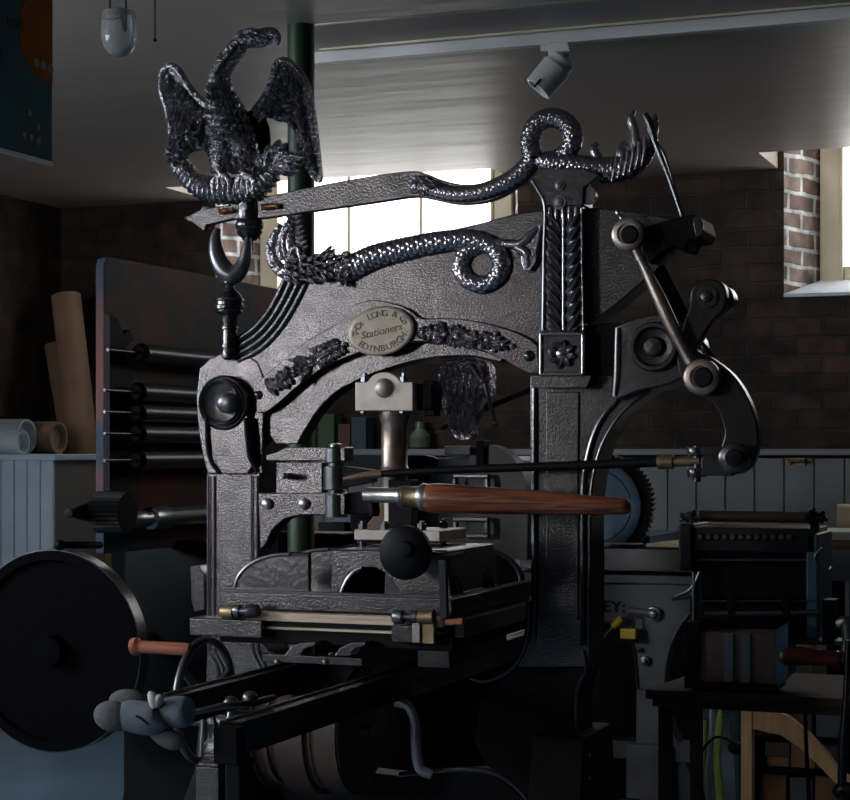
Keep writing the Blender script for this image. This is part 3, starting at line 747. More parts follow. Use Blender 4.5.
# --- left brackets and toggle post ---------------------------------------------
yb = -.03
br = MB()
br.pp([(266, 455), (276, 452), (286, 447), (345, 447), (345, 461), (266, 461)], yb, yb+.06); b1 = part(br, 'bracket_arm', I, bevel=.003)
br = MB(); br.pp([(258, 493), (345, 493), (345, 515), (300, 515), (284, 519), (272, 530), (267, 542), (260, 551)], yb, yb+.06); b2 = part(br, 'bracket_arm', I, bevel=.003)
br = MB(); br.pp([(276, 462), (322, 462), (322, 494), (276, 494)], yb+.05, yb+.09); part(br, 'bracket_web', I, bevel=.002)
for x in (268, 305):
    e = MB(); e.plathe(x, 504, yb, [(0, 6), (.010, 5.6), (.013, 4), (.014, 0)], 8); part(e, 'bolt', M['steel'], b2)
e = MB(); e.tube([P(285, 476, yb+.04), P(285, 476, yb-.01)], .009, 12); e.ball(P(285, 476, yb-.01), .009, n=12); part(e, 'peg', M['steel_dark'], b1)
m3 = mp(336, yb); po = MB(); c3 = P(336, 517, yb+.02)
po.lathe(c3, (0, 0, 1), [(0, 11.5*m3), (22*m3, 11.5*m3), (23*m3, 8*m3), (27*m3, 8*m3), (28*m3, 12.5*m3), (50*m3, 12.5*m3), (51*m3, 8*m3), (54*m3, 8*m3), (55*m3, 11.5*m3), (69*m3, 11.5*m3), (70*m3, 7*m3), (73*m3, 6.5*m3), (74*m3, 3*m3)], 28)
part(po, 'toggle_post', M['steel_dark'], angle=35)
e = MB(); e.pp([(340, 466), (372, 470), (372, 482), (340, 488)], yb+.0, yb+.04); e.pp([(345, 493), (366, 491), (384, 500), (384, 512), (345, 515)], yb+.02, yb+.06); part(e, 'toggle_arm', M['black'], bevel=.002)

# --- head block, piston, chill-plate --------------------------------------------
yh = -.07
hb = MB(); hb.pp([(355, 382), (366, 382)]+[(384+17*math.cos(a), 386-14*math.sin(a)) for a in [PI-.35-i*(PI-.7)/12 for i in range(13)]]+[(402, 382), (413, 382), (413, 411), (355, 411)], yh, yh+.03)
hbk = part(hb, 'head_block', M['pale_steel'], bevel=.003)
hb = MB(); hb.pbox(357, 432, 384, 410, yh+.031, yh+.11); hb.pbox(424, 434, 380, 416, yh+.04, yh+.09); part(hb, 'block_body', M['black'], hbk, bevel=.003)
hb = MB(); hb.plathe(384, 388, yh, [(0, 10), (.008, 9.5), (.015, 7), (.019, 4), (.020, 0)], 24); part(hb, 'pin_cap', M['pale_steel'], hbk, angle=60)
for x, y_ in ((365, 380), (404, 380), (364, 412), (403, 412)):
    e = MB(); mm_ = mp(x, yh); s_ = 1 if y_ < 400 else -1
    e.lathe(P(x, y_+s_*2, yh+.012), (0, 0, s_), [(0, 4.5*mm_), (5*mm_, 4.5*mm_), (5.5*mm_, 2.5*mm_), (9*mm_, 2.5*mm_)] if s_ > 0 else [(0, 4*mm_), (3*mm_, 4*mm_), (5*mm_, 2*mm_)], 6); part(e, 'bolt', M['steel_dark'], hbk)
yp = -.01; mpn_ = mp(394, yp); c4 = P(394.5, 528, yp)
ps = MB(); ps.lathe(c4, (0, 0, 1), [(0, 15*mpn_), (4*mpn_, 15*mpn_), (6*mpn_, 13*mpn_), (50*mpn_, 13*mpn_), (58*mpn_, 14*mpn_), (60*mpn_, 14.5*mpn_), (62*mpn_, 13.2*mpn_), (104*mpn_, 13.2*mpn_), (107*mpn_, 14.5*mpn_), (113*mpn_, 16*mpn_), (117*mpn_, 16*mpn_)], 40)
part(ps, 'piston', M['steel_brown'], angle=40)
sb_ = MB(); sb_.pbox(388, 412, 480, 528, yp-.045, yp-.0); part(sb_, 'piston_block', M['black'], bevel=.002); sl = MB(); sl.prism([P(362, 530, yp-.03), P(372, 518, yp-.03), P(380, 498, yp-.03), P(386, 485, yp-.03), P(390, 485, yp-.03), P(390, 530, yp-.03)], (0, .02, 0)); part(sl, 'piston_shoe', M['leather_tan'], bevel=.002)
yf_ = -.12
fp = MB(); fp.pbox(354, 440, 530, 541, yf_, yf_+.2); flp = part(fp, 'top_plate', M['pale_steel'], bevel=.003)
for x, dy in ((363, 0), (385, 0), (422, 0), (363, .16), (422, .16)):
    e = MB(); mm_ = mp(x, yf_); e.lathe(P(x, 530, yf_+.02)+Vector((0, dy, 0)), (0, 0, 1), [(0, 5*mm_), (6*mm_, 5*mm_), (6.5*mm_, 3*mm_), (9*mm_, 3*mm_)], 6); part(e, 'nut', M['steel_dark'], flp)
    e = MB(); e.cyl(P(x, 552, yf_+.02)+Vector((0, dy, 0)), P(x, 541, yf_+.02)+Vector((0, dy, 0)), 3.5*mm_, 8); part(e, 'stud', M['steel_dark'], flp)

# --- platen ---------------------------------------------------------------------
YP = -.34; xl, xr = -.315, .315
zt = P(440, 598, YP).z; zb = P(440, 616, YP).z
pt = MB(); pt.box(xl, xr, YP, .34, zb, zt); plt = part(pt, 'platen', I, bevel=.004)
hz = P(400, 549, -.2).z
hub = MB()
def yz(px, py, y): return P(px, py, y)
out = [(330, 598), (332, 550), (447, 550), (452, 598), (402, 598), (398, 590), (388, 576), (375, 568), (361, 568), (350, 575), (343, 586), (338, 598)]
hub.pp(out, -.30, .05); part(hub, 'hub', I, plt, bevel=.004)
e = MB(); e.pp([(336, 560), (404, 560), (404, 599), (336, 599)], -.2, -.18); part(e, 'hub_web', M['black'], plt)
rim = MB(); rim.ptube([(340, 598, 2.4), (345, 584, 2.4), (352, 574, 2.4), (362, 567.5, 2.2)], -.302, 8); part(rim, 'hub_rim', M['steel_dark'], plt)
def rib(y, left=True):
    r_ = MB()
    xa = P(400, 560, y).x
    hw = .12; top_ = hz-.02
    sgn = -1 if left else 1
    xe = xl+.01 if left else xr-.01; xh = -.10 if left else .11
    pts = [(xh, top_)]
    for i in range(11):
        a = PI/2*i/10; pts.append((xh+(xe-xh)*(.25+.75*math.sin(a)), zt+(top_-zt)*math.cos(a)))
    pts.append((xh, zt))
    r_.prism([(p[0], y, p[1]) for p in pts], (0, .02, 0))
    r_.tube([Vector((p[0], y+.01, p[1])) for p in pts[:-1]], [.010]*(len(pts)-1), 8)
    part(r_, 'rib', IS, plt)
    r2 = MB(); r2.tube([Vector((p[0], y+.001, p[1]+.004)) for p in pts[1:-1]], [.0055]*(len(pts)-2), 8); part(r2, 'rib_highlight', M['steel_dark'], plt)  # brighter tube along the rib, put in as its caught highlight
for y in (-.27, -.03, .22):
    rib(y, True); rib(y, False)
e = MB(); e.tube([(xl+.005, YP+.005, zt), (xr-.005, YP+.005, zt), (xr-.005, .335, zt)], .006, 8); part(e, 'edge_bead', M['steel_dark'], plt)

# --- counterweight, platen hanging lever --------------------------------------------
yk = -.40
kb = MB(); kb.plathe(410, 552, yk+.02, [(0, 10), (.004, 20), (.012, 26), (.022, 27.5), (.036, 27), (.044, 22), (.050, 12), (.052, 0)], 36)
kb.plathe(406, 549, yk-.032, [(0, 8), (.010, 7), (.012, 0)], 16)
kn = part(kb, 'counterweight', M['black'], angle=50)
kb = MB(); kb.ptube([(415, 553, 5), (440, 556, 4), (465, 552, 3)], yk+.03, 10); kb.pp([(438, 560), (446, 560), (447, 618), (440, 620)], yk+.0, yk+.015); part(kb, 'weight_arm', M['dark_iron'], kn, bevel=.002)

# --- bar with wooden handle -----------------------------------------------------------
yw = -.33
def bar(pts, name, m_, par=None, n=24):
    b_ = MB(); m0 = mp(500, yw)
    b_.tube([P(x, y, yw) for x, y, r in pts], [r*m0 for x, y, r in pts], n); return part(b_, name, m_, par or press, angle=50)
hb_ = bar([(364, 495, 5), (365, 495, 7.5), (368, 495, 8), (396, 495.5, 7.6), (399, 496, 10), (404, 496, 10.5), (406, 496.5, 9)], 'pull_bar', M['steel'])
bar([(404, 496.5, 10.5), (405, 496.5, 11.3), (407, 496.5, 10.6), (418, 497, 10.6), (419, 497, 11.3), (420, 497, 10.8)], 'ferrule', M['brass'], hb_)
bar([(419, 497, 11.5), (422, 497, 14), (425, 497.5, 14.2), (428, 498, 13.8)], 'collar', M['steel'], hb_)
bar([(425, 498, 12), (428, 498, 14), (435, 498.2, 15), (450, 498.8, 15), (500, 501, 13.2), (550, 503, 11.5), (600, 505.5, 9), (622, 506.5, 8), (628, 507, 7), (630, 507, 4)], 'wooden_handle', M['handle_wood'], hb_)
e = MB(); e.ptube([(370, 497, 7), (372, 500, 6), (374, 510, 6), (374, 516, 5)], yw+.08, 10); e.tube([P(368, 497, yw), P(368, 497, yw)+Vector((0, .3, 0))], .016, 12); part(e, 'bar_socket', M['black'], hb_)

# --- tympan, hinges -----------------------------------------------------------------------
yt = -.37
ty = MB(); z1 = P(440, 618, yt).z; z2 = P(440, 630, yt).z
ty.box(-.30, .30, yt, .42, z2+.006, z1-.002); tym = part(ty, 'tympan_board', M['pale_wood'], bevel=.002)
ty = MB(); ty.box(-.30, .31, yt+.008, .43, z2-.006, z2+.004); part(ty, 'tympan_frame', M['black'], tym)
ty = MB(); ty.box(-.28, .285, yt+.003, .42, z2-.014, z2-.008); part(ty, 'tympan_sheet', M['pale_wood'], tym)
def hpart(pts, n_, m_, par, y):
    b_ = MB(); b_.tube([P(x, yy, y) for x, yy, r in pts], [r*mp(300, y) for x, yy, r in pts], 18); return part(b_, n_, m_, par, angle=50)
yhg = -.39
bk = MB(); bk.pbox(189, 262, 619, 637, yhg, yhg+.07); hg = part(bk, 'hinge_block', I, bevel=.004)
hpart([(221, 612, 5), (223, 612, 6.8), (234, 612, 6.8)], 'hinge_barrel', M['brass'], hg, yhg)
hpart([(233, 611, 4), (235, 611, 6.5), (240, 611, 6.5), (241, 611, 4), (246, 611, 4), (247, 611, 6.8), (257, 611, 6.8), (259, 611, 5)], 'hinge_nut', M['steel_dark'], hg, yhg)
bk = MB(); bk.pbox(391, 416, 625, 643, yhg, yhg+.07); hg = part(bk, 'hinge_block', I, bevel=.004)
hpart([(393, 617, 5), (395, 617, 7.2), (403, 617, 7.2), (405, 617, 4), (412, 617, 4), (413, 617, 7), (418, 617, 7)], 'hinge_nut', M['steel_dark'], hg, yhg)
hpart([(419, 617, 7.2), (434, 617, 7.2)], 'hinge_barrel', M['brass'], hg, yhg)
bk = MB(); bk.pbox(412, 420, 622, 643, yhg-.01, yhg+.03); part(bk, 'hinge_rib', M['steel'], hg, bevel=.002)
bk = MB(); bk.pbox(422, 434, 622, 644, yhg-.004, yhg+.02); part(bk, 'hinge_lug', M['brass'], hg, bevel=.002)
e = MB(); e.pp([(445, 620), (462, 618), (462, 624), (445, 625)], yhg, yhg+.02); part(e, 'hinge_lug', M['copper'], hg)
bed = MB(); zq = P(440, 652, yt).z; bed.box(-.31, .32, yt+.02, .45, zq, z2-.015); bd = part(bed, 'bed', M['black'], bevel=.004)
e = MB(); e.box(.215, .30, -.32, .12, zq-.045, zq-.002); part(e, 'bed_slipper', M['iron_smooth'], bd, bevel=.003)
e = MB(); e.box(.321, .345, -.34, .42, z2-.02, z1-.006); part(e, 'frame_rail', M['bench_wood'], tym, bevel=.002)

# --- rails, girth drum -----------------------------------------------------------------------
zr = .782
def rail(x, y0, y1):
    m = MB(); m.box(x-.018, x+.018, y0, y1, zr-.075, zr-.012); m.box(x-.026, x+.026, y0, y1, zr-.022, zr-.004); m.tube([(x-.008, y0, zr-.004), (x-.008, y1, zr-.004)], .006, 8)
    return part(m, 'bed_rail', IS, bevel=.002)
rr = rail(.158, -1.20, .95); rail(-.145, -1.02, .95)
fr = MB(); fr.box(.136, .19, -1.235, -1.195, zr-.085, zr-.012); part(fr, 'rail_end_plate', M['black'], bevel=.003)
for x in (.0,):
    e = MB(); e.box(.148, .186, -1.21, -1.15, 0, zr-.08); part(e, 'fore_stay', M['black'], bevel=.006)
dr = MB(); c5 = PX(320, 735, -.0); dc = P(322, 738, -.45); ax = Vector((1, 0, 0)); 
x0 = P(276, 738, -.15).x; x1 = P(362, 738, -.15).x; zc_ = .60; yc = -.15; W_ = x1-x0
prof = []
def seg(a, b, r): prof.extend([(a*W_, r), (b*W_, r)])
seg(0, .02, .13); seg(.02, .14, .122); seg(.14, .17, .112); seg(.17, .30, .115); seg(.30, .33, .135); seg(.33, .62, .137); seg(.62, .66, .120); seg(.66, .74, .122); seg(.74, .98, .132); seg(.98, 1, .126); prof.append((W_, .0))
prof = [(h, r*1.24) for h, r in prof]; dr.lathe((x0, yc, zc_), ax, prof, 56); drum = part(dr, 'girth_drum', M['leather'], angle=30)
e = MB(); e.lathe((x0+.14*W_-.004, yc, zc_), ax, [(0, .1515), (.05*W_, .1515)], 56); e.lathe((x0+.62*W_, yc, zc_), ax, [(0, .1545), (.06*W_, .1545)], 56); part(e, 'girth_strap', M['leather_tan'], drum)
e = MB(); e.cyl((x0-.35, yc, zc_), (x1+.03, yc, zc_), .016); spn = part(e, 'rounce_spindle', M['steel_dark'])
# rounce wheel on the left with copper-coloured grip
cw = P(222, 700, -.30)
e = MB(); rr_ = .155; cc = Vector((P(205, 700, -.3).x, -.30, P(205, 700, -.3).z)); n = 40
e.tube([cc+Vector((0, rr_*math.cos(a), rr_*math.sin(a))) for a in [2*PI*i/n for i in range(n+1)]], .011, 8, 1.0)
for k in range(3): a = 2*PI*k/3+.4; e.tube([cc, cc+Vector((0, rr_*math.cos(a), rr_*math.sin(a)))], .01, 8)
e.cyl(cc, cc+Vector((.12, 0, 0)), .02)
wh = part(e, 'rounce_wheel', M['steel_dark'], angle=60)
y_ = -.38
g = MB(); q = [(131, 647, 5), (133, 646.5, 8.8), (137, 646.5, 9.2), (139, 647, 7), (143, 647, 6.4), (185, 649, 6.4), (190, 649, 5)]
g.tube([P(a, b, y_) for a, b, c in q], [c*mp(150, y_) for a, b, c in q], 20); part(g, 'turned_grip', M['red_wood'], wh, angle=50)
# catches under the bed
ct = MB(); yy = -.40
ct.pbox(262, 362, 656, 664, yy, yy+.03); cat_ = part(ct, 'catch_bar', IS, bevel=.002)
for x in (286, 336):
    ct = MB(); ct.pp([(x-2, 656), (x+4, 648), (x+14, 643), (x+30, 642), (x+28, 646), (x+18, 649), (x+14, 656)], yy, yy+.05); part(ct, 'catch_hook', I, cat_, bevel=.002)
for x in (272, 332): 
    ct = MB(); ct.ball(P(x, 654, yy+.01), .010, .010, .006, n=12); part(ct, 'bolt', M['steel_dark'], cat_)
for x in (277, 325):
    ct = MB(); ct.ball(P(x, 662, yy-.002), .008, .006, .007, n=12); part(ct, 'bolt', M['brass'], cat_)
# flat tongue with two domed nuts and padded end
tg = MB(); zt_ = zr+.008
pA = PZ(185, 722, zt_); pB = PZ(290, 690, zt_)
tg.tube([P(172, 722, -1.15), P(195, 712, -1.15), P(222, 706, -1.12), P(250, 704, -1.05), P(272, 698, -.98)], [.012, .012, .014, .016, .014], 10, .5, nrm=(0, 0, 1)); tng = part(tg, 'tongue', M['steel_dark'], angle=60)
for x, y0 in ((231, 699), (250, 694)):
    e = MB(); e.lathe(P(x, y0+6, -1.07), (0, 0, 1), [(0, .016), (.008, .016), (.012, .014), (.017, .009), (.019, 0)], 20); part(e, 'domed_nut', M['steel_dark'], tng, angle=60)
# S-hook strap on the near rail
e = MB(); e.ptube([(395, 702, 5), (408, 706, 5), (415, 722, 5.5), (416, 745, 6), (420, 768, 6), (432, 775, 5)], -.30, 8, 5, .35); part(e, 'strap_hook', M['steel_dark'])
# --- resting fork on the left head -----------------------------------------------
ybal = -.02; mb_ = mp(229, ybal); cb = P(229.5, 360, ybal)
f = MB()
prof = [(0, 5), (2, 7.5), (6, 8), (10, 7.5), (12, 7), (12.5, 8.6), (15, 8.6), (15.5, 7.6), (30, 7.4), (31, 8.6), (33, 8.6), (34, 7.4), (42, 8.2), (44, 8.6), (45, 10), (48, 13.5), (50, 13), (51, 15), (54, 15.2), (55, 14), (58, 14), (59, 15), (61, 14.6), (62, 13), (66, 10.5), (69, 7), (71, 5), (74, 4.6), (76, 6), (78, 6.4), (80, 5.5), (82, 7)]
f.lathe(cb, (0, 0, 1), [(h*mb_, r*mb_) for h, r in prof], 28); bal = part(f, 'fork_post', IS, angle=40)
f = MB(); f.ptube([(218, 228, 3.2), (215.5, 240, 6), (217, 255, 8.2), (223, 268, 9.5), (231, 275, 10), (239, 271, 8.5), (244.5, 261, 6.5), (247, 248, 5), (248, 238, 3)], ybal, 18, 6); f.ball(P(230, 277, ybal), .022, .02, .018)
part(f, 'fork', M['steel_dark'], bal, angle=60)

# --- counterweight lever ------------------------------------------------------------
yl = .005
up = [(183, 218), (194, 213), (200, 210), (203, 205), (207, 208), (222, 206), (240, 203), (262, 197)]+[tuple(a)[:2] for a in fine([(325, 184), (370, 176), (410, 171), (425, 173), (440, 179), (460, 184), (480, 183), (500, 175), (518, 163), (530, 150), (540, 150)], 4)]
dn = [tuple(a)[:2] for a in fine([(560, 172), (545, 172), (530, 178), (515, 188), (500, 197), (480, 203), (455, 204), (430, 199), (412, 197), (370, 203)], 4)]+[(265, 218), (250, 219), (232, 219), (206, 225), (204, 231), (200, 228), (194, 224)]
lv = MB(); lv.pp(up+dn, yl, yl+.028); lev = part(lv, 'counter_lever', I, bevel=.003)
sp = MB()
y = yl-.004
sp.ptube([(412, 186, 6), (430, 189, 7), (455, 194, 7.5), (480, 192, 8), (505, 183, 8.5), (522, 171, 9), (533, 158, 9.5)], y, 48, 12, .7, scales(.017, 8, .15))
ring = [(533+0, 158, 9.5, 0), (530, 142, 9.5, 0), (535, 127, 9.5, 0), (546, 118.5, 9.5, 0), (559, 119, 9.5, 0), (570, 127, 9.5, 0), (573, 140, 9.5, 0), (567, 152, 9.5, .004), (556, 160, 9.5, .01), (545, 161, 9, .012)]
sp.ptube(ring, y, 56, 12, 1, scales(.021, 9, .17))
sp.ptube([(538, 160, 7), (552, 163, 10), (570, 165, 11), (590, 169, 12), (608, 170, 12.5), (624, 168, 12.5), (636, 161, 11.5), (645, 150, 10), (650, 140, 7.5), (653, 128, 4.5), (656, 116, 3)], y, 56, 12, 1, scales(.021, 9, .17))
ser = part(sp, 'serpent', G, lev, angle=55)
fn = MB()
for q in ([(600, 166, 6), (597, 156, 5), (594, 148, 4), (598, 143, 2.5)], [(626, 160, 7), (622, 152, 5.5), (622, 146, 4), (627, 142, 2.5)], [(640, 154, 7), (636, 142, 5.5), (634, 128, 4.5), (631, 118, 4), (634, 110, 2.5)], [(650, 140, 5), (655, 128, 4), (654, 114, 2.5)]):
    fn.ptube(q, y, 14, 5)
for k in range(6): fn.ptube([(612+k*6, 182-k*3.2, 2.2), (615+k*6, 170-k*4, 3), (617+k*5.5, 158-k*4, 2.2)], y-.026, 8)
part(fn, 'serpent_fin', G, ser, angle=60)
fr = MB()
for k in range(11):
    a = R(60+k*24); fr.pleaf(424, 185, 424+13*math.cos(a), 186-11*math.sin(a), 6, 5, y, 2)
for k in range(5): fr.pleaf(432+k*3, 186, 420+k*3, 180+(k % 3)*5, 6, 4, y-.008, 2)
fr.ball(P(426, 186, y), .014, .012, .014); part(fr, 'serpent_frill', G, ser, angle=60)
tw = MB()
for x0, w_ in ((656, 1.6),):
    tw.ptube([(646, 116, 3), (652, 135, 2.5), (660, 155, 2.6), (668, 175, 2.2), (676, 198, 2.0), (682, 216, 2)], y-.03, 8); tw.ptube([(655, 140, 1.5), (663, 152, 1.8), (668, 166, 1.6), (674, 185, 1.4), (681, 210, 1.4)], y-.01, 8)
tw.ptube([(645, 114, 3), (649, 122, 4), (655, 140, 3)], y-.03, 10)
part(tw, 'tie_rod', M['iron_smooth'], lev)
fu = MB(); fu.pp([(528, 180), (534, 185), (541, 198), (544, 206), (583, 206), (584, 188), (592, 182), (600, 175), (585, 168), (545, 168), (532, 176)], -.05, .04); ful = part(fu, 'fulcrum', IS, bevel=.004)
for x, y0, r in ((559.5, 186, 5.5), (559.5, 203, 7)):
    e = MB(); e.plathe(x, y0-.5, -.05, [(0, r), (.006, r), (.006, r*.7), (.011, r*.6), (.012, 0)], 18); part(e, 'pivot_bolt', M['steel_dark'], ful, angle=50)
e = MB(); e.ptube([(532, 180, 1.8), (538, 190, 1.8), (545, 207, 1.8), (544, 250, 1.5), (543, 330, 1.5)], -.05, 8); part(e, 'edge_bead', M['steel_dark'], ful)
e = MB(); e.plathe(589, 196, -.02, [(0, 9), (.02, 9), (.02, 0)], 18); part(e, 'side_boss', M['steel_dark'], ful)
# springs and hanging socket
ye = yl-.012
so = MB(); ms = mp(249, 0); cs = P(251, 244, .018)
prof = [(0, 4.4), (9, 4.4), (9.5, 7), (12, 8), (16, 12), (18, 13.2), (20, 12), (22, 13.8), (26, 14.4), (29, 13), (30, 12), (33, 12.8), (50, 12.6), (54, 13.6), (57, 14), (59, 12), (64, 13.5), (68, 15)]
c_s = P(249.5, 250, .018)
so.lathe(c_s, (0, 0, 1), [(h*ms, r*ms) for h, r in prof], 28); soc = part(so, 'eagle_socket', IS, lev, angle=40)
sk = MB(); sk.plathe(244, 207, -.018, [(0, 4), (.006, 4), (.007, 0)], 12); part(sk, 'set_screw', M['steel_dark'], lev)
def coil(x0, x1, ya, yb2):
    c = MB(); n = 70; turns = 6; pts = []
    for i in range(n+1):
        t = i/n; a = 2*PI*turns*t; p_ = P(x0+(x1-x0)*t, ya+(yb2-ya)*t, ye); pts.append(p_+Vector((0, math.cos(a)*.007-.002, math.sin(a)*.008)))
    c.tube(pts, .0018, 6); return part(c, 'spring', M['copper'], lev)
coil(219, 234, 212, 210); coil(262, 275, 207.5, 206)
e = MB(); e.tube([P(219, 212, ye), P(234, 210, ye)], .003, 6); e.ball(P(277, 206, ye), .008); e.tube([P(262, 207.5, ye), P(277, 206, ye)], .003, 6); part(e, 'spring_pin', M['copper'], lev)

# ================================================================ eagle
y0 = .005
def ruff(amp=.13, l=.022, k=11):
    base = scales(l, k, amp)
    def d(s, a, r): return base(s, a, r)+.05*math.sin(a*3+s*170)+.04*math.sin(a*7-s*90)
    return d
eg = MB()
eg.ptube([(240, 172, 9), (238, 160, 17), (234, 145, 23), (229, 128, 24), (224, 112, 20), (220, 98, 15), (219, 85, 12), (221, 73, 10), (226, 62, 9.5), (233, 52, 9), (241, 44, 9)], y0, 64, 12, .85, ruff())
eg.ptube([(236, 46, 7), (243, 40, 10), (251, 37.5, 9.5), (259, 37, 8), (266, 38, 6.5), (270, 38, 5)], y0, 22, 6, .8)
eagle = part(eg, 'eagle', M['carved'], lev, angle=60)
bkk = MB(); bkk.ptube([(258, 35, 6), (266, 33.5, 6.5), (273, 33.5, 6), (277, 37, 4.5), (278, 42, 3), (277, 46, 1)], y0, 16, 6, .7); bkk.ptube([(250, 44, 4), (262, 44, 3.6), (272, 41, 2)], y0, 12, 5, .7)
part(bkk, 'beak', M['carved'], eagle, angle=60)
ey = MB(); ey.ball(P(250, 35, y0-.022), .006, .004, .005, n=12); ey.ptube([(243, 33, 2), (250, 30.5, 3), (258, 33, 2)], y0-.018, 8); part(ey, 'eye', M['carved'], eagle)
# breast feathers
bf = MB()
for i in range(11):
    for j in range(7):
        yy = 84+i*8.2; cx_ = 220+(i*1.7); wd = 9+min(14, i*2.2)
        x = cx_+(j-3)/3*wd*.95
        bf.pleaf(x, yy-4+abs(j-3), x+(j-3)*.9+1, yy+7+abs(j-3)*.5, 7, 4.5, y0-.018-.03*math.sqrt(max(0, 1-((j-3)/3.2)**2))*(wd/23), 2.5)
for i in range(5):
    for j in (-1, 0, 1): bf.pleaf(224+i*4+j*3, 72-i*6+j*4, 220+i*4+j*4, 80-i*6+j*4, 5, 3.5, y0-.022, 2)
part(bf, 'breast_feathers', M['carved'], eagle, angle=70)
lg = MB()
lg.ptube([(222, 140, 13), (220, 152, 10), (220, 165, 7), (221, 178, 5)], y0-.03, 36, 8, 1, ruff(.14, .016, 8)); lg.ptube([(240, 140, 13), (242, 154, 11), (244, 166, 7.5), (245, 176, 5)], y0-.03, 36, 8, 1, ruff(.14, .016, 8))
for cxx in (221, 245):
    for k in range(4): lg.ptube([(cxx, 172, 3.2), (cxx-7+k*5, 180, 3.4), (cxx-8+k*5.4, 188, 2.6), (cxx-8+k*5.4, 194, 1.4)], y0-.04, 8)
part(lg, 'leg', M['carved'], eagle, angle=70)
tl = MB()
for k in range(7): tl.pleaf(250+k, 130, 246+k*5, 182-k*1.6, 10, 5, y0+.03, 2)
tl.ball(P(254, 140, y0+.02), .05, .03, .085); part(tl, 'tail', M['black'], eagle, angle=60)
# right wing (towards the column)
wg = MB(); yw_ = y0+.0
out = [(252, 118), (258, 100), (268, 92), (272, 80), (273, 66), (279, 58.5), (287, 58), (297, 66), (306, 79), (311, 96), (314, 116), (317, 140), (320, 170), (320, 180), (315, 182), (310, 176), (304, 166), (298, 156), (296, 140), (292, 128), (284, 122), (276, 121), (266, 116), (258, 124)]
wg.pp(out, yw_, yw_+.018, 3)
rt = [(266, 106), (270, 96), (275, 86), (279, 76), (284, 68)]
for k in range(9):     # long primaries
    t = k/8; bx_0 = 276+t*14; by_0 = 72+t*4
    wg.pleaf(286+t*6, 74+t*12, 300+t*19, 100+t*80, 8, 5, yw_, 1.5)
for k in range(8):
    t = k/7; wg.pleaf(292, 82+t*30, 305+t*8-3, 86+t*52, 7, 5, yw_-.002, 2)
    wg.pleaf(293+t*2, 92+t*32, 276-6*(1-t)+t*20, 84+t*36+10, 6.5, 5, yw_-.002, 2)
for k in range(8):
    t = k/7; wg.pleaf(282-t*14, 66+t*34, 292-t*8, 82+t*36, 8, 5, yw_-.004, 2.5)
    wg.pleaf(278-t*14, 74+t*30, 284-t*12, 92+t*28, 7, 4.5, yw_-.006, 2.5)
wg.ptube([(255, 112, 5), (266, 96, 4.5), (273, 80, 4.5), (276, 66, 4), (283, 60, 3.6), (292, 64, 3), (302, 76, 2.4), (309, 95, 2), (313, 120, 1.6)], yw_, 12)
wg.ptube([(290, 72, 2), (294, 100, 2.2), (299, 125, 2), (306, 150, 1.8)], yw_-.006, 8)
part(wg, 'wing', M['carved'], eagle, angle=70)
# left wing
wl = MB(); yw2 = y0-.005
out = [(160, 80), (161, 70), (167, 65), (175, 66), (182, 76), (190, 90), (200, 100), (212, 108), (216, 125), (214, 142), (208, 152), (198, 150), (188, 152), (180, 160), (172, 152), (168, 135), (168, 118), (164, 104), (160, 92)]
wl.pp(out, yw2, yw2+.018, 3)
wl.ptube([(212, 110, 5), (200, 100, 4), (188, 86, 4), (178, 70, 4), (169, 66, 3.5), (162, 74, 3), (161, 90, 2.6), (166, 108, 2.4), (168, 120, 2)], yw2, 12)
for k in range(8):
    t = k/7; wl.pleaf(170+t*6, 74+t*8, 165+t*14, 100+t*30, 6, 4.5, yw2, 2); wl.pleaf(178+t*28, 82+t*26, 174+t*24, 112+t*34, 8, 5, yw2-.003, 2.5)
    wl.pleaf(174+t*24, 100+t*18, 172+t*20, 128+t*24, 8, 5, yw2-.005, 3)
for k in range(5): wl.pleaf(176+k*5, 122+k*2, 171+k*5, 150-k*2, 7, 5, yw2-.008, 3)
part(wl, 'wing', M['carved'], eagle, angle=70)
# palm branch / olive sprays at both sides
br_ = MB()
for cx_, cy_, rr in ((188, 138, 15), (178, 155, 13)):
    for k in range(9): a = 2*PI*k/9+.3; br_.pleaf(cx_, cy_, cx_+rr*math.cos(a), cy_+rr*math.sin(a), 7, 6, y0-.03, 3)
    br_.ball(P(cx_, cy_, y0-.04), .011, n=10)
part(br_, 'rosette_spray', M['carved'], eagle, angle=70); br_ = MB()
for (a, b, c, d) in ((270, 162, 300, 152), (270, 162, 314, 158), (272, 164, 308, 166), (270, 164, 306, 174), (276, 160, 282, 136), (276, 160, 292, 140), (272, 160, 270, 142), (280, 164, 298, 178), (262, 168, 256, 150), (262, 168, 272, 148)):
    br_.pleaf(a, b, a+(c-a)*.85, b+(d-b)*.85, 15, 7, y0-.03, 3)
br_.ptube([(255, 175, 4), (268, 165, 4), (285, 160, 3), (300, 158, 2)], y0-.025, 8)
part(br_, 'laurel_spray', M['carved'], eagle, angle=70)
# ribbed cornucopia / bundle at the claws
cn = MB()
def ribs(s, a, r): return .13*math.sin(s*2*PI/.0155)
cn.ptube([(171, 148, 6), (176, 158, 8), (184, 170, 9.5), (196, 183, 11), (212, 190, 12.5), (230, 191, 12.5), (246, 190, 12.5), (260, 185, 12), (270, 176, 10), (276, 166, 7)], y0-.01, 26, 14, 1, ribs)
part(cn, 'ribbed_bundle', M['carved'], eagle, angle=80)

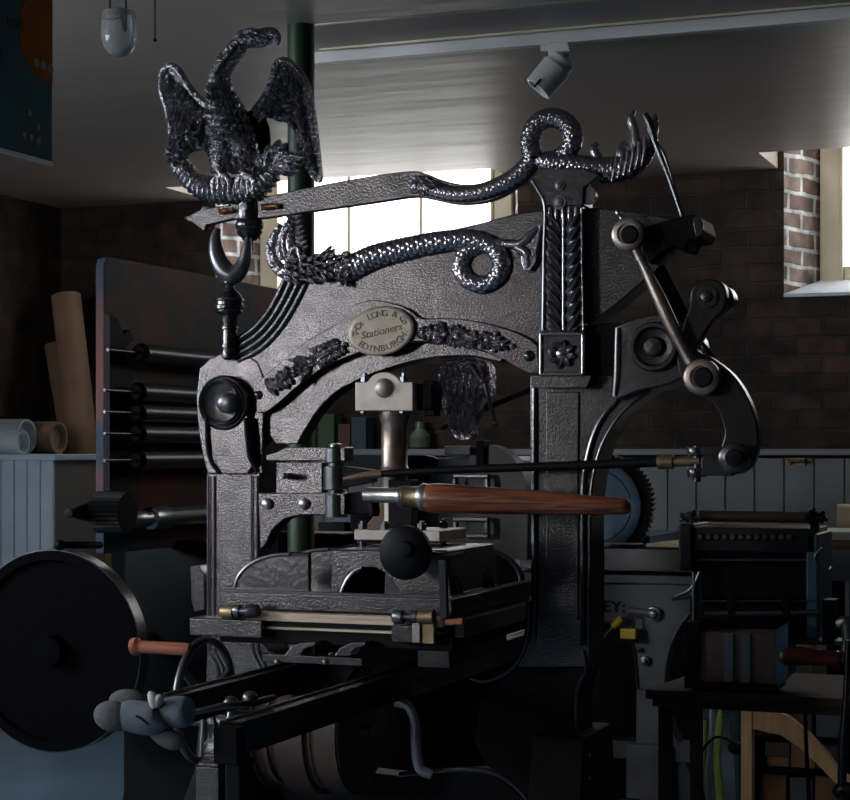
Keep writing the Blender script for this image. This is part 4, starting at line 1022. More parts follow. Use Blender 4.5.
# --- leafy bracket behind, under the lever -----------------------------------------------
yo = .16
ob = MB(); ob.pp([(442, 362), (484, 360), (490, 385), (486, 402), (474, 420), (470, 438), (456, 438), (447, 420), (440, 395)], yo, yo+.05, 3)
for k in range(7):
    t = k/6; ob.pleaf(446+t*36, 366, 442+t*40, 400+5*math.sin(t*PI), 9, 6, yo, 3); ob.pleaf(450+t*26, 392, 452+t*18, 436-4*abs(t-.5), 7, 6, yo-.003, 3)
obr = part(ob, 'acanthus_bracket', M['carved'], angle=60)
e = MB(); e.ptube([(471, 364, 2.4), (480, 378, 2.4), (485, 384, 2.4), (490, 404, 2.4), (495, 422, 2.4)], yo-.04, 8); e.ball(P(483, 381, yo-.04), .010, n=10); e.ball(P(495, 423, yo-.04), .011, n=10); part(e, 'curved_stay', M['steel_dark'], obr)
# rear half of the staple frame
rf = MB(); rf.pbox(414, 426, 360, 560, .30, .36) if False else None
e = MB(); e.ptube([(442, 428, 3), (470, 415, 3), (540, 385, 3)], .2, 8); part(e, 'rear_stay', M['black'])
# ================================================================ column, lights, banner
cp_ = PZ(301, 18, H) if False else None
ycol = .66
m0 = mp(301, ycol); cc = P(301, 450, ycol); cc.z = 0
gc = empty('iron_column', (cc.x, cc.y, 0), 'round dark green painted iron column rising to the ceiling behind the eagle', 'column')
MB().lathe((cc.x, cc.y, 0), (0, 0, 1), [(0, 16*m0), (.12, 16*m0), (.14, 13.5*m0), (H, 13.5*m0)], 36).build('shaft', M['green'], gc)
MB().lathe((cc.x, cc.y, 0), (0, 0, 1), [(0, 22*m0), (.04, 22*m0), (.06, 17*m0)], 36).build('base_ring', M['green'], gc)
# dropped soffit corner nearer than the column
e = MB(); e.box(cc.x-.05, 2.6, ycol-1.4, ycol-.02, H-.05, H-.001); e.box(cc.x-.08, 2.6, ycol-1.42, ycol+.0, H-.065, H-.05)
S(e.build('trim_7', M['ceiling'], bevel=.003))
# lighting track
yt_ = PZ(560, 38, H-.02).y
MB_t = MB(); MB_t.box(-.86, 4.1, yt_-.018, yt_+.018, H-.04, H)
trk = MB_t.build('lighting_track', M['white'], bevel=.002); tag(trk, 'long straight white track fixed to the ceiling, carrying the white spotlight', 'track')
def spot():
    sp_ = P(552, 66, yt_); root = empty('track_spotlight', (sp_.x, sp_.y, H-.04), 'white track spotlight head tilted down from the ceiling track', 'spotlight')
    m = mp(552, yt_); e = MB(); e.box(sp_.x-.035, sp_.x+.035, yt_-.017, yt_+.017, H-.062, H-.04); e.cyl((sp_.x+.02, yt_, H-.062), (sp_.x+.02, yt_, H-.085), .012); e.build('mount', M['white'], root, bevel=.002)
    e = MB(); e.pp([(548, 42), (568, 42), (570, 50), (568, 66), (556, 72), (548, 60)], yt_-.02, yt_-.008); e.build('yoke', M['white'], root, bevel=.003)
    a = P(563, 60, yt_-.03); b = P(538, 89, yt_-.06); d = (b-a).normalized(); L = (b-a).length
    e = MB(); e.lathe(a, d, [(-.010, .030), (0, .040), (.004, .046), (.03, .046), (.032, .052), (L, .048), (L, .040), (L-.02, .036), (L-.02, 0)], 32)
    h = e.build('lamp_head', M['white'], root, angle=35)
    e = MB(); u = Vector((0, -1, 0)); s_ = P(545, 80, yt_-.11); t_ = P(533, 88, yt_-.11); e.tube([P(541, 79, yt_-.108), P(534, 87, yt_-.108)], .004, 8); e.build('vent_slot', M['black'], root)
spot()
# glass shade hanging from the ceiling, upper left
yg = .3
g = empty('glass_pendant', P(118, 4, yg), 'clear rounded glass shade with a black wire ring hanging at top left', 'pendant lamp')
m = mp(118, yg); cg = P(119, 56, yg)
gl = M['glass']
gm = bpy.data.materials.new('thick_clear_glass'); gm.use_nodes = True; nt = gm.node_tree; nt.nodes.clear()
o_ = nt.nodes.new('ShaderNodeOutputMaterial'); t_ = nt.nodes.new('ShaderNodeBsdfTransparent'); t_.inputs[0].default_value = (.86, .88, .88, 1); p_ = nt.nodes.new('ShaderNodeBsdfGlossy'); p_.inputs['Roughness'].default_value = .08
lw_ = nt.nodes.new('ShaderNodeLayerWeight'); lw_.inputs[0].default_value = .3; mx = nt.nodes.new('ShaderNodeMixShader')
nt.links.new(lw_.outputs['Fresnel'], mx.inputs[0]); nt.links.new(t_.outputs[0], mx.inputs[1]); nt.links.new(p_.outputs[0], mx.inputs[2]); df_ = nt.nodes.new('ShaderNodeBsdfDiffuse'); df_.inputs[0].default_value = (.5, .52, .53, 1); m2_ = nt.nodes.new('ShaderNodeMixShader'); m2_.inputs[0].default_value = .22
nt.links.new(mx.outputs[0], m2_.inputs[1]); nt.links.new(df_.outputs[0], m2_.inputs[2]); nt.links.new(m2_.outputs[0], o_.inputs[0])
MB().lathe(cg, (0, 0, 1), [(0, 4*m), (2*m, 10*m), (8*m, 15*m), (18*m, 18*m), (36*m, 17.5*m), (44*m, 16*m)], 40).build('shade', gm, g)
e = MB(); c9 = P(114, 14, yg); n = 40
e.tube([c9+Vector((13*m*math.cos(a), 4*m*math.sin(a), 6*m*math.sin(a))) for a in [2*PI*i/n for i in range(n+1)]], 1.2*m, 8)
for k in range(7): e.tube([c9+Vector(((-10+k*3.2)*m, 0, -5*m)), c9+Vector(((-10+k*3.2)*m, 0, 5.5*m))], .5*m, 6)
e.tube([P(120, 12, yg), P(123, 22, yg), P(125, 32, yg)], [2.5*m, 1.8*m, 1*m], 8); e.build('wire_ring', M['black'], g)
e = MB(); e.cyl(P(126, 30, yg), Vector((P(126, 30, yg).x, yg, H)), .003); e.cyl(P(110, 12, yg), Vector((P(110, 12, yg).x, yg, H)), .0025); e.build('cord', M['black'], g)
e = MB(); q = P(155, 40, yg); e.cyl(q, (q.x, yg, H), .0022, 8); e.ball(q, .006)
dc_ = e.build('light_pull', M['black']); solo(dc_, (q.x, yg, H)); tag(dc_, 'thin dark light pull with a tiny bead hanging just left of the eagle', 'light pull')
# banner
b0 = PX(52, 162, -1.40); b1 = PX(0, 147, -1.40)
XBn = -1.15
# banner hangs square-on to the room, its lower edge running away to the left
def BNv(px, py, d=0): return None
pR = P(52, 162, -.2)
# lower edge rises to the left -> the sheet lies along y (x constant)
xb = pR.x
yR = -.2
def BX(px, py, off=0):
    q = PX(px, py, xb); q.x += off; return q
q0 = BX(0, 147); 
bn = empty('hanging_banner', (xb, yR, H), 'teal hanging banner with an orange shape and dark lettering at top left', 'banner')
ylo = yR-1.2; zb_ = BX(52, 162).z
e = MB(); e.box(xb-.004, xb, ylo, yR, zb_, H); e.build('sheet', mat('teal_banner', (.075, .155, .18), .8, 0, var=.1, vscale=3, spec=.1), bn)
def BY(px, py): q = BX(px, py); return q.y, q.z
e = MB(); pts = [(52, -10), (30, -10), (20, 10), (19, 45), (27, 62), (33, 74), (42, 81), (52, 85)]
e.prism([(xb+.0005, *BY(a, b)) for a, b in pts], (.0012, 0, 0)); e.build('orange_shape', mat('orange_print', (.36, .11, .012), .8, spec=.1), bn)
e = MB()
def btext(t, px, py, hpx, m_, name):
    vs, fs = glyphs(t, 1.0); y0_, z0_ = BY(px, py); y1_, z1_ = BY(px, py-hpx); s = (z1_-z0_)/.72
    mbx = MB(); mbx.add([Vector((xb+.0022+v.z*.2, y0_+v.x*s, z0_+v.y*s)) for v in vs], fs); mbx.build(name, m_, bn)
ltr = mat('banner_letter_ink', (.006, .008, .01), .6)
btext('uait', 15, 22, 15, ltr, 'lettering'); btext('k', 0, 51, 15, ltr, 'lettering')
e = MB()
for a, b, r in ((36, 63, 3), (43, 66, 3), (50, 69, 2.5)): yy, zz = BY(a, b); e.cyl((xb+.001, yy, zz), (xb+.0024, yy, zz), .013, 16)
e.build('pale_dots', mat('pale_teal_print', (.14, .19, .17), .5), bn)
e = MB()
for a, b in ((29, 112), (38, 127), (24, 136), (31, 138), (38, 141)): yy, zz = BY(a, b); e.cyl((xb+.001, yy, zz), (xb+.0024, yy, zz), .010, 16)
e.build('brown_dots', mat('brown_print', (.12, .05, .03), .5), bn)
e = MB(); e.box(xb-.008, xb+.004, ylo, yR, zb_-.010, zb_); e.build('bottom_bar', M['white'], bn)

# ================================================================ platen press, left
y_f = .75
jp = empty('platen_press', (-1.3, 1.2, 0), 'black treadle platen press with flywheel, ink plate and rollers at left', 'printing press')
xp = -1.10
def X(px, py, x=xp): return PX(px, py, x)
tp = [X(104, 262), X(106, 258), X(112, 257), X(262, 291)]
e = MB(); zt2 = X(112, 257).z; ya = X(104, 262).y; yb_ = 1.78
e.prism([(xp, ya, 1.0), (xp, ya, zt2-.03), (xp, ya+.012, zt2-.008), (xp, ya+.04, zt2), (xp, yb_-.04, zt2), (xp, yb_-.01, zt2-.01), (xp, yb_, zt2-.04), (xp, yb_, 1.0)], (-.03, 0, 0)); e.build('ink_plate', M['brown_plate'], jp, bevel=.003)
e = MB(); e.prism([X(104, 315), X(112, 318), X(118, 335), X(124, 330), X(128, 340), X(118, 350), X(122, 368), X(130, 378), X(121, 390), X(124, 520), X(104, 520)], (.02, 0, 0))
e.build('roller_bracket', M['black'], jp)
xr_ = xp+.06
for py in (357, 396, 417, 438, 461):
    a = PX(141 if py < 370 else 138, py-4+ (3 if py > 450 else 0), xr_); 
    e = MB(); e.lathe(a, (0, 1, 0), [(0, .02), (.004, .030), (1.1, .030), (1.104, 0)], 24); rl = e.build('ink_roller', M['roller'], jp, angle=50)
    e = MB(); e.cyl(a-Vector((0, .20, 0)), a-Vector((0, .021, 0)), .005, 10); e.build('spindle', M['steel_dark'], rl); e = MB(); e.lathe(a-Vector((0, .02, 0)), (0, 1, 0), [(0, .022), (.018, .031), (.022, .02)], 16); e.build('collar', M['black'], rl)
# lower shafts
e = MB(); a = PX(140, 519, xr_); e.lathe(a, (0, 1, 0), [(0, .022), (.05, .026), (.06, .036), (.16, .036), (.17, .030), (1.0, .030)], 28); e.lathe(a-Vector((0, .08, 0)), (0, 1, 0), [(0, .02), (.03, .03), (.08, .03)], 20)
e.build('chrome_cylinder', M['chrome'], jp, angle=40)
e = MB(); a = PX(185, 556, xr_-.05); e.lathe(a, (0, 1, 0), [(0, .02), (1., .02)], 20); e.build('feed_shaft', M['chrome'], jp)
e = MB()
gc_ = PX(98, 512, xp+.1)
gp = []
nn = 28
for i in range(nn*2): r_ = .062 if i % 2 else .055; gp.append((gc_.x, gc_.y+r_*math.cos(PI*i/nn), gc_.z+r_*math.sin(PI*i/nn)))
e.prism(gp, (.10, 0, 0)); e.lathe(gc_-Vector((.02, .0, 0)), (0, -1, 0), [(0, .03), (.07, .02), (.10, .012), (.13, .014), (.132, 0)], 16); e.build('gear_wheel', M['black'], jp)
e = MB(); a = PX(60, 545, xp+.1); e.tube([PX(100, 545, xp+.1), a], .011, 10); e.ball(a, .016); e.build('throw_off_lever', M['black'], jp)
# body frames
e = MB(); e.box(-1.30, -.80, .85, 1.0, .05, 1.02); e.box(-1.30, -.80, 1.55, 1.7, .05, 1.02); e.box(-1.28, -.82, .86, 1.7, .30, .72); e.box(-1.27, -.84, .9, 1.65, .84, .93); e.build('body_frame', M['black'], jp, bevel=.02)
e = MB(); ft_ = [(-1.42, .0), (-.7, 0), (-.72, .08), (-.85, .14), (-.9, .40), (-1.25, .40), (-1.3, .12), (-1.42, .06)]
e.prism([(a, .84, b) for a, b in ft_], (0, .08, 0)); e.build('base', M['black'], jp, bevel=.01); e = MB(); e.prism([(a, 1.62, b) for a, b in ft_], (0, .08, 0)); e.build('base', M['black'], jp, bevel=.01)
# flywheel facing the camera, solid-looking disc with rim
yw1 = .42; m = mp(70, yw1); fc = P(56, 650, yw1); ax_ = Vector((0, -1, 0))
e = MB(); rr0 = 102*m*.99*.75+.0; Rw = 101*m; 
e.lathe(fc, ax_, [(-.03, Rw*.90), (-.03, Rw-.004), (-.026, Rw), (.026, Rw), (.03, Rw-.004), (.03, Rw*.90), (.012, Rw*.88), (.010, .05), (.05, .045), (.055, 0)], 72); fw = e.build('flywheel', mat('matt_black', (.0015, .0015, .0018), .8, 0, spec=.05), jp, angle=35)
e = MB(); e.cyl(fc+ax_*.02, Vector((fc.x+.1, .9, fc.z)), .022); e.build('crank_shaft', M['steel_dark'], fw)
e = MB()
e.lathe(fc, ax_, [(-.028, Rw-.002), (-.026, Rw+.0015), (.026, Rw+.0015), (.028, Rw-.002)], 72); e.f = [f for f in e.f if len(f) == 4]; e.build('polished_rim', M['steel_dark'], fw)
# upright at its right, in front of the hand press column
e = MB(); e.pp([(190, 566), (199, 565), (204, 575), (205, 610), (194, 612), (191, 600)], .45, .5); e.build('upright', M['iron_smooth'], jp, bevel=.003)

# ================================================================ paper tubes
def tube_thing(a, b, r, label, m_, group=None, hollow=.86, name='cardboard_tube'):
    a, b = Vector(a), Vector(b); L = (b-a).length
    o = MB().lathe(a, b-a, [(0.0, r*hollow), (0, r), (L, r), (L, r*hollow), (L-.06, r*hollow), (L-.06, 0)], 32).build(name, m_, angle=40)
    solo(o, a); tag(o, label, 'paper roll', group); return o
ytb = 1.6
t0 = P(66, 296, 4.2); t1 = P(96, 560, 3.98); 
d_ = (t1-t0).normalized()
base_ = t0+d_*((t0.z-.09)/-d_.z)
tube_thing(base_, t0, 15*mp(66, 4.0), 'tall brown cardboard tube leaning at the left, its open end uppermost', M['kraft'])
t0b = P(55, 345, 4.3); b2 = P(92, 560, 4.12); d_ = (b2-t0b).normalized(); base2 = t0b+d_*((t0b.z-.09)/-d_.z)
tube_thing(base2, t0b, 11*mp(60, 4.1), 'darker shorter cardboard tube tucked behind the tall leaning one', M['kraft_dark'])
# panelled cupboard at the left with paper rolls on top
yk_ = 3.0; xk = P(55, 500, yk_).x
cb_ = empty('panelled_cupboard', ((XL+xk)/2, yk_+.25, 0), 'pale blue tongue-and-groove panelled cupboard standing at the left edge', 'cupboard')
PB = mat('pale_blue_cupboard_paint', (.50, .62, .72), .5, 0, var=.05)
MB().box(XL+.01, xk-.012, yk_+.02, yk_+.48, .02, 1.27).build('carcass', mat('cupboard_side', (.16, .15, .14), .6), cb_)
e = MB(); n = 12; st = (xk-XL-.02)/n
for i in range(n): e.box(XL+.01+i*st+.002, XL+.01+(i+1)*st-.002, yk_, yk_+.02, .1, 1.27)
e.build('panel_boards', PB, cb_, bevel=.003)
MB().box(XL+.01, xk+.012, yk_-.02, yk_+.5, 1.27, 1.30).build('top_board', PB, cb_, bevel=.004)
MB().box(XL+.01, xk, yk_-.01, yk_+.015, .0, .1).build('plinth', PB, cb_)
ztop = 1.30
def roll(x1, y, z, r, L, m_, lab, ec):
    o = MB().lathe((x1, y, z), (-1, 0, 0), [(.03, 0), (.03, r*.7), (0, r*.86), (0, r), (L, r), (L, 0)], 36).build('paper_roll', m_, angle=40)
    solo(o, (x1-L/2, y, z)); tag(o, lab, 'paper roll', None)
rp = mat('white_paper_roll', (.55, .62, .66), .7); rg_ = mat('grey_paper_roll', (.40, .44, .46), .7)
xa1 = P(27, 435, yk_+.1).x; roll(xa1, yk_+.07, ztop+.058, .056, .75, rp, 'white paper roll lying in front on top of the pale blue cupboard', None)
xa2 = P(34, 424, yk_+.3).x; roll(xa2, yk_+.24, ztop+.088, .086, .7, rg_, 'thick grey paper roll behind the white one on the blue cupboard', None)
xa3 = P(58, 424, yk_+.4).x; roll(xa3, yk_+.41, ztop+.083, .081, .5, M['kraft_dark'], 'brown paper roll on the blue cupboard, its open end facing right', None)
# small things on the back ledge seen through the press arch
for px0, px1, py0, c, lab in ((338, 350, 424, (.14, .045, .03), 'small reddish box on the back ledge seen through the press arch'), (351, 366, 417, (.04, .075, .10), 'small dark blue box beside the reddish one on the back ledge'), (318, 334, 414, (.05, .12, .05), 'small green box on the back ledge, leftmost through the arch')):
    o = MB().box(P(px0, 440, YB-.12).x, P(px1, 440, YB-.12).x, YB-.12, YB-.02, 1.3255, P(px0, py0, YB-.12).z).build('small_box', mat('box_paint_%d' % px0, c, .6), bevel=.003); solo(o, (P(px0, 440, YB-.12).x, YB-.07, 1.3255)); tag(o, lab, 'box')
c_ = P(420, 440, YB-.07); m = mp(420, YB-.07); c_.z = 1.3255
o = MB().lathe(c_, (0, 0, 1), [(0, 7*m), (2*m, 10*m), (12*m, 11*m), (18*m, 7*m), (20*m, 5*m), (27*m, 5*m), (28*m, 0)], 24).build('green_jar', mat('pale_green_glaze', (.13, .19, .14), .25)); solo(o, c_); tag(o, 'pale green jar on the back ledge behind the steel piston', 'jar')

# ================================================================ cylinder press behind
yc = 2.1
cpz = empty('cylinder_press', (P(560, 600, yc+.3).x, yc+.3, 0), 'large grey flat-bed cylinder press standing behind the hand press', 'printing press')
GP = M['grey_paint']
def cbox(px0, px1, py0, py1, y0, y1, m_, n, bev=.004, par=None): return MB().pbox(px0, px1, py0, py1, y0, y1).build(n, m_, par or cpz, bevel=bev)
# bed slab and its rails
cbox(520, 702, 548, 571, yc-.05, yc+.95, M['iron_smooth'], 'bed'); cbox(515, 700, 574, 583, yc-.02, yc+.9, GP, 'rail')
e = MB(); e.pp([(560, 584), (704, 584), (696, 606), (682, 622), (670, 645), (665, 672), (664, 705), (700, 800), (700, 960), (640, 960), (640, 700), (636, 650), (628, 632), (612, 622), (560, 620)], yc, yc+.08); side = e.build('side_frame', GP, cpz, bevel=.004)
e = MB(); e.ptube([(697, 607, 1.6), (683, 622, 1.6), (671, 645, 1.6), (666, 672, 1.6), (664, 710, 1.6)], yc-.004, 8); e.ptube([(596, 622, 1.4), (612, 622.5, 1.4), (627, 632, 1.4), (634, 650, 1.4), (639, 700, 1.4)], yc-.004, 8); e.build('frame_moulding', M['steel_dark'], side)
for t, x in (('HARTLEY:', 599),): pass
vs, fs = glyphs('EY:', 1.0, .004); a = P(614, 607, yc); s = 16*mp(614, yc)
e = MB(); e.add([Vector((a.x+v.x*s*1.15, yc-.004+v.z, a.z+v.y*s)) for v in vs], fs); e.build('raised_lettering', M['black'], side)
cbox(578, 700, 742, 760, yc-.02, yc+.1, GP, 'foot_rail'); cbox(636, 668, 690, 745, yc-.03, yc+.0, GP, 'pedestal'); cbox(626, 672, 745, 800, yc-.04, yc+.05, GP, 'pedestal')
e = MB(); e.box(P(345, 600, yc).x, P(636, 600, yc).x, yc+.12, yc+.9, 0, .78); e.build('inner_bed', M['black'], cpz)
for x, y_, r in ((655, 614, 7.5), (646, 661, 5), (641, 650, 2.5)):
    e = MB(); e.plathe(x, y_, yc, [(0, r), (.02, r), (.022, r*.5), (.035, r*.45), (.037, 0)], 20); e.build('bolt', M['steel_dark'], side, angle=50)
e = MB(); e.ptube([(655, 614, 5), (640, 612, 4), (628, 611, 4.5)], yc-.02, 10, 4, .5); e.build('hasp', GP, side)
# impression cylinder and toothed ring; the discs' blue sheen is put into their colour
ax0 = P(480, 503, yc+.1); rC = .20
cyc = Vector((P(470, 503, yc+.45).x, yc+.45, P(620, 503, yc+.45).z)); xe = P(627, 503, yc+.45).x
e = MB(); e.lathe((cyc.x, cyc.y, cyc.z), (1, 0, 0), [(0, 0), (0, rC*.9), (.02, rC*.93), (xe-cyc.x-.2, rC*.93), (xe-cyc.x-.2, 0)], 56); cl = e.build('impression_cylinder', GP, cpz, angle=40)
yw3 = yc+.05
gp = []
for i in range(130): r_ = 53 if i % 2 else 50; q = P(600+r_*math.cos(PI*i/65), 506+r_*math.sin(PI*i/65), yw3+.03); gp.append(q)
MB().prism(gp, (0, .06, 0)).build('gear_ring', M['black'], cl)
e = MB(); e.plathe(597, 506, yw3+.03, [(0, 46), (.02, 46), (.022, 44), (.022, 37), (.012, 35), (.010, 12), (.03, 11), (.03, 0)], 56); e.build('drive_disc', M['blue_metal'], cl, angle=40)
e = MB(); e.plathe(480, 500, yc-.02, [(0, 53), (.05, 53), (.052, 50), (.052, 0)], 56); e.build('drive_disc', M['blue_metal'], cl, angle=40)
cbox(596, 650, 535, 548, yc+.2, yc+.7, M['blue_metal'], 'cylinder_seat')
# grey housing seen under the arch
e = MB(); e.pp([tuple(v)[:2] for v in cr([(470, 560, 0), (465, 500, 0), (468, 460, 0), (478, 446, 0), (497, 447, 0), (514, 460, 0), (525, 480, 0), (528, 505, 0), (527, 560, 0)], 4)], yc-.15, yc-.05); hs = e.build('side_housing', mat('pale_grey_paint', (.17, .16, .16), .5, .1, var=.2), cpz, bevel=.003)
cbox(444, 470, 446, 455, yc-.2, yc+.2, GP, 'cross_bar'); cbox(438, 474, 458, 560, yc-.1, yc-.02, GP, 'upright'); cbox(476, 484, 440, 470, yc-.18, yc-.1, M['black'], 'post')
def ring_plate(x0, x1, y0, y1, w_, ya, n_):
    e = MB(); e.pbox(x0, x1, y0, y0+w_, ya, ya+.03); e.pbox(x0, x1, y1-w_, y1, ya, ya+.03); e.pbox(x0, x0+w_, y0+w_, y1-w_, ya, ya+.03); e.pbox(x1-w_, x1, y0+w_, y1-w_, ya, ya+.03); return e.build(n_, M['steel_dark'], cpz, bevel=.004)
ring_plate(452, 488, 474, 492, 4, yc-.22, 'window_frame'); ring_plate(452, 488, 517, 538, 4.5, yc-.22, 'window_frame')
e = MB(); e.plathe(425, 497, yc+.0, [(0, 42), (.05, 42), (.05, 36), (.03, 34), (.03, 0)], 40); e.build('wheel', M['black'], cpz)
cbox(330, 470, 455, 470, yc+.3, yc+.4, M['black'], 'cross_bar'); cbox(335, 440, 505, 560, yc+.0, yc+.1, M['box_grey'], 'guard_panel')
cbox(350, 372, 505, 540, yc-.05, yc-.02, M['black'], 'bracket'); cbox(318, 345, 522, 560, yc-.05, yc-.0, M['black'], 'bracket')
# papers on the bed
def sheet(pts, z, th, m_, lab, name='paper_sheet'):
    o = MB().prism([(a, b, z) for a, b in pts], (0, 0, th)).build(name, m_); solo(o, (pts[0][0], pts[0][1], z)); return tag(o, lab, 'paper')
zb2 = P(610, 548, yc-.05).z
a = P(646, 548, yc); b = P(700, 548, yc)
sheet([(a.x, yc+.0, ), (b.x, yc-.03), (b.x+.05, yc+.25), (a.x+.05, yc+.3)], zb2+.005, .012, M['paper_cream'], 'cream sheets lying on the grey press bed, left of the dark office machine')
a = P(602, 548, yc); b = P(640, 548, yc)
sheet([(a.x, yc-.02), (b.x, yc+.0), (b.x, yc+.05), (a.x, yc+.05)], zb2+.012, .004, M['paper'], 'thin white sheet lying flat on the grey press bed beside the blue cylinder')

# padlock
ypd = yc-.06
pk = empty('padlock', P(628, 640, ypd), 'small yellow and black padlock hanging from the grey press side', 'padlock')
MB().pbox(620, 635.5, 628.5, 639, ypd-.015, ypd+.015).build('body', M['yellow'], pk, bevel=.003); MB().pbox(620, 635.5, 639, 642.5, ypd-.015, ypd+.015).build('lower_band', M['black'], pk, bevel=.002)
e = MB(); e.ptube([(623, 629, 1.4), (623, 620, 1.4), (628, 616, 1.4), (633, 620, 1.4), (633, 629, 1.4)], ypd, 8); e.build('shackle', M['steel_dark'], pk)
sd = MB(); sd.ptube([(600, 641, .9), (607, 633, .9), (614, 625.5, .9)], ypd, 8); ck_ = sd.build('security_cable', M['steel']); tag(ck_, 'thin steel cable with a yellow sleeve running to the padlock', 'cable')
ROOT[ck_.name] = Vector()
sd = MB(); sd.tube([P(613, 626.5, ypd), P(622, 618, ypd)], 3.6*mp(620, ypd), 12); sd.build('yellow_sleeve', M['yellow'], ck_)

# side table to the right with papers, wall latch
yst = 2.85
sb = empty('side_table', (P(845, 600, yst).x+.2, yst, 0), 'wooden-edged table at the right edge behind the office machine', 'table')
x0s = P(812, 550, yst).x; zs = P(830, 541, yst).z
MB().box(x0s, x0s+1.4, yst, yst+.8, zs-.03, zs).build('table_top', wood('brown_table_edge', (.12, .045, .02), (.26, .11, .05), 'X', 4, .5), sb, bevel=.003)
MB().box(x0s+.02, x0s+1.38, yst+.02, yst+.78, zs-.16, zs-.03).build('apron', M['box_grey'], sb, bevel=.003)
for dx in (.05, 1.3):
    for dy in (.05, .7): MB().box(x0s+dx, x0s+dx+.06, yst+dy, yst+dy+.06, 0, zs-.16).build('leg', M['black'], sb)
o = MB().box(x0s-.0, x0s+.9, yst+.03, yst+.42, zs+.002, zs+.035).build('paper_stack', M['paper'], bevel=.003); solo(o, (x0s+.4, yst+.2, zs)); tag(o, 'white stack of paper on the wooden-edged table at right edge', 'paper')
o = MB().lathe((x0s+.02, yst+.55, zs+.07), (1, .1, 0), [(0, .05), (0, .062), (.8, .062), (.8, 0)], 28).build('paper_roll', M['paper_cream'], angle=40); solo(o, (x0s+.02, yst+.55, zs+.07)); tag(o, 'cream paper roll lying behind the white stack at the right edge', 'paper roll')
lt = P(795, 462, YB-.05)
e = MB(); e.box(lt.x-.045, lt.x+.045, YB-.035, YB-.022, lt.z-.02, lt.z+.02); e.cyl((lt.x-.03, YB-.07, lt.z+.005), (lt.x+.05, YB-.07, lt.z+.005), .008); e.cyl((lt.x-.03, YB-.07, lt.z), (lt.x-.03, YB-.03, lt.z), .012)
o = e.build('cupboard_latch', M['brass']); solo(o, (lt.x, YB-.02, lt.z)); tag(o, 'small brass latch on the grey panelling of the back wall', 'latch')

# ================================================================ bench and office machine, right
ybn = .75
bx0 = P(645, 690, ybn).x; zbn = P(700, 692, ybn).z
bt = empty('work_bench', (bx0+.5, ybn+.25, 0), 'low dark wooden bench top carrying the black office machine at right', 'bench')
BM = MB().prism([(bx0, ybn, zbn-.028), (bx0+1.3, ybn, zbn-.028), (bx0+1.3, ybn+.55, zbn-.028), (bx0+.06, ybn+.55, zbn-.028)], (0, 0, .028)); BM.build('bench_top', M['bench_wood'], bt, bevel=.003)
MB().box(bx0+.02, bx0+1.28, ybn+.01, ybn+.035, zbn-.05, zbn-.028).build('front_rail', M['red_wood'] if False else M['bench_wood'], bt)
for dx in (.03, .62, 1.2):
    for dy in (.04, .46): MB().box(bx0+dx, bx0+dx+.035, ybn+dy, ybn+dy+.035, 0, zbn-.028).build('leg', M['black'], bt)
ym = ybn+.08; mm1 = mp(755, ym)
om_ = empty('office_machine', (P(755, 690, ym).x, ym+.15, zbn), 'black antique office machine with a carriage roller on top and crank handle', 'office machine')
K = M['black']; KG = mat('black_japanned', (.012, .012, .014), .3, .1, bump=.05, coat=.3)
def ob(px0, px1, py0, py1, y0, y1, m_, n, bev=.003, par=None): return MB().pbox(px0, px1, py0, py1, y0, y1).build(n, m_, par or om_, bevel=bev)
ob(690, 815, 528, 552, ym+.02, ym+.26, KG, 'carriage_box'); ob(678, 692, 524, 571, ym-.0, ym+.24, KG, 'side_cheek', .008); ob(806, 818, 534, 640, ym+.02, ym+.3, M['blue_metal'], 'side_cheek', .006)
ob(692, 812, 552, 598, ym+.05, ym+.25, K, 'type_basket'); ob(690, 820, 598, 640, ym+.08, ym+.3, K, 'body')
e = MB(); a = P(700, 516, ym+.08); b = P(812, 516, ym+.08); e.lathe(a, (1, 0, 0), [(0, 0), (0, .017), (b.x-a.x, .017), (b.x-a.x, 0)], 28); car = e.build('carriage_roller', mat('brown_roller', (.06, .045, .035), .35, .2), om_, angle=40)
for s, x in ((-1, 690), (1, 815)):
    e = MB(); c_ = P(x, 518, ym+.05)
    for k in range(9): e.cyl(c_+Vector((random.uniform(-.035, .03), random.uniform(-.03, .03), random.uniform(-.02, .022))), c_+Vector((random.uniform(-.02, .035), random.uniform(-.04, .02), random.uniform(-.02, .03))), random.uniform(.003, .006), 8)
    e.lathe(c_, (1, 0, 0), [(-.012, .012), (-.008, .020), (.008, .020), (.012, .012)], 20); e.box(c_.x-.01, c_.x+.01, c_.y-.02, c_.y+.02, c_.z-.04, c_.z)
    e.build('carriage_end', M['steel_dark'] if s < 0 else M['black'], car)
for k in range(12):
    x = 701+k*8.1; e = MB(); e.plathe(x, 537, ym+.02, [(0, 3.3), (.008, 3.3), (.012, 2.2), (.012, 0)], 14); e.build('key', mat('ivory_key', (.06, .055, .045), .5) if k == 0 else bpy.data.materials['ivory_key'], om_, angle=50)
for py in (547, 560): e = MB(); e.cyl(P(698, py, ym+.03), P(806, py, ym+.03), .004, 10); e.build('rail', M['steel_dark'], om_)
e = MB(); e.cyl(P(700, 601, ym+.02), P(815, 601, ym+.02), .003, 10); e.cyl(P(705, 614, ym+.01), P(820, 612, ym+.01), .008, 16); e.build('feed_bar', M['steel_dark'], om_)
for x in (731, 786): ob(x-4, x+4, 594, 618, ym+.0, ym+.03, K, 'bracket')
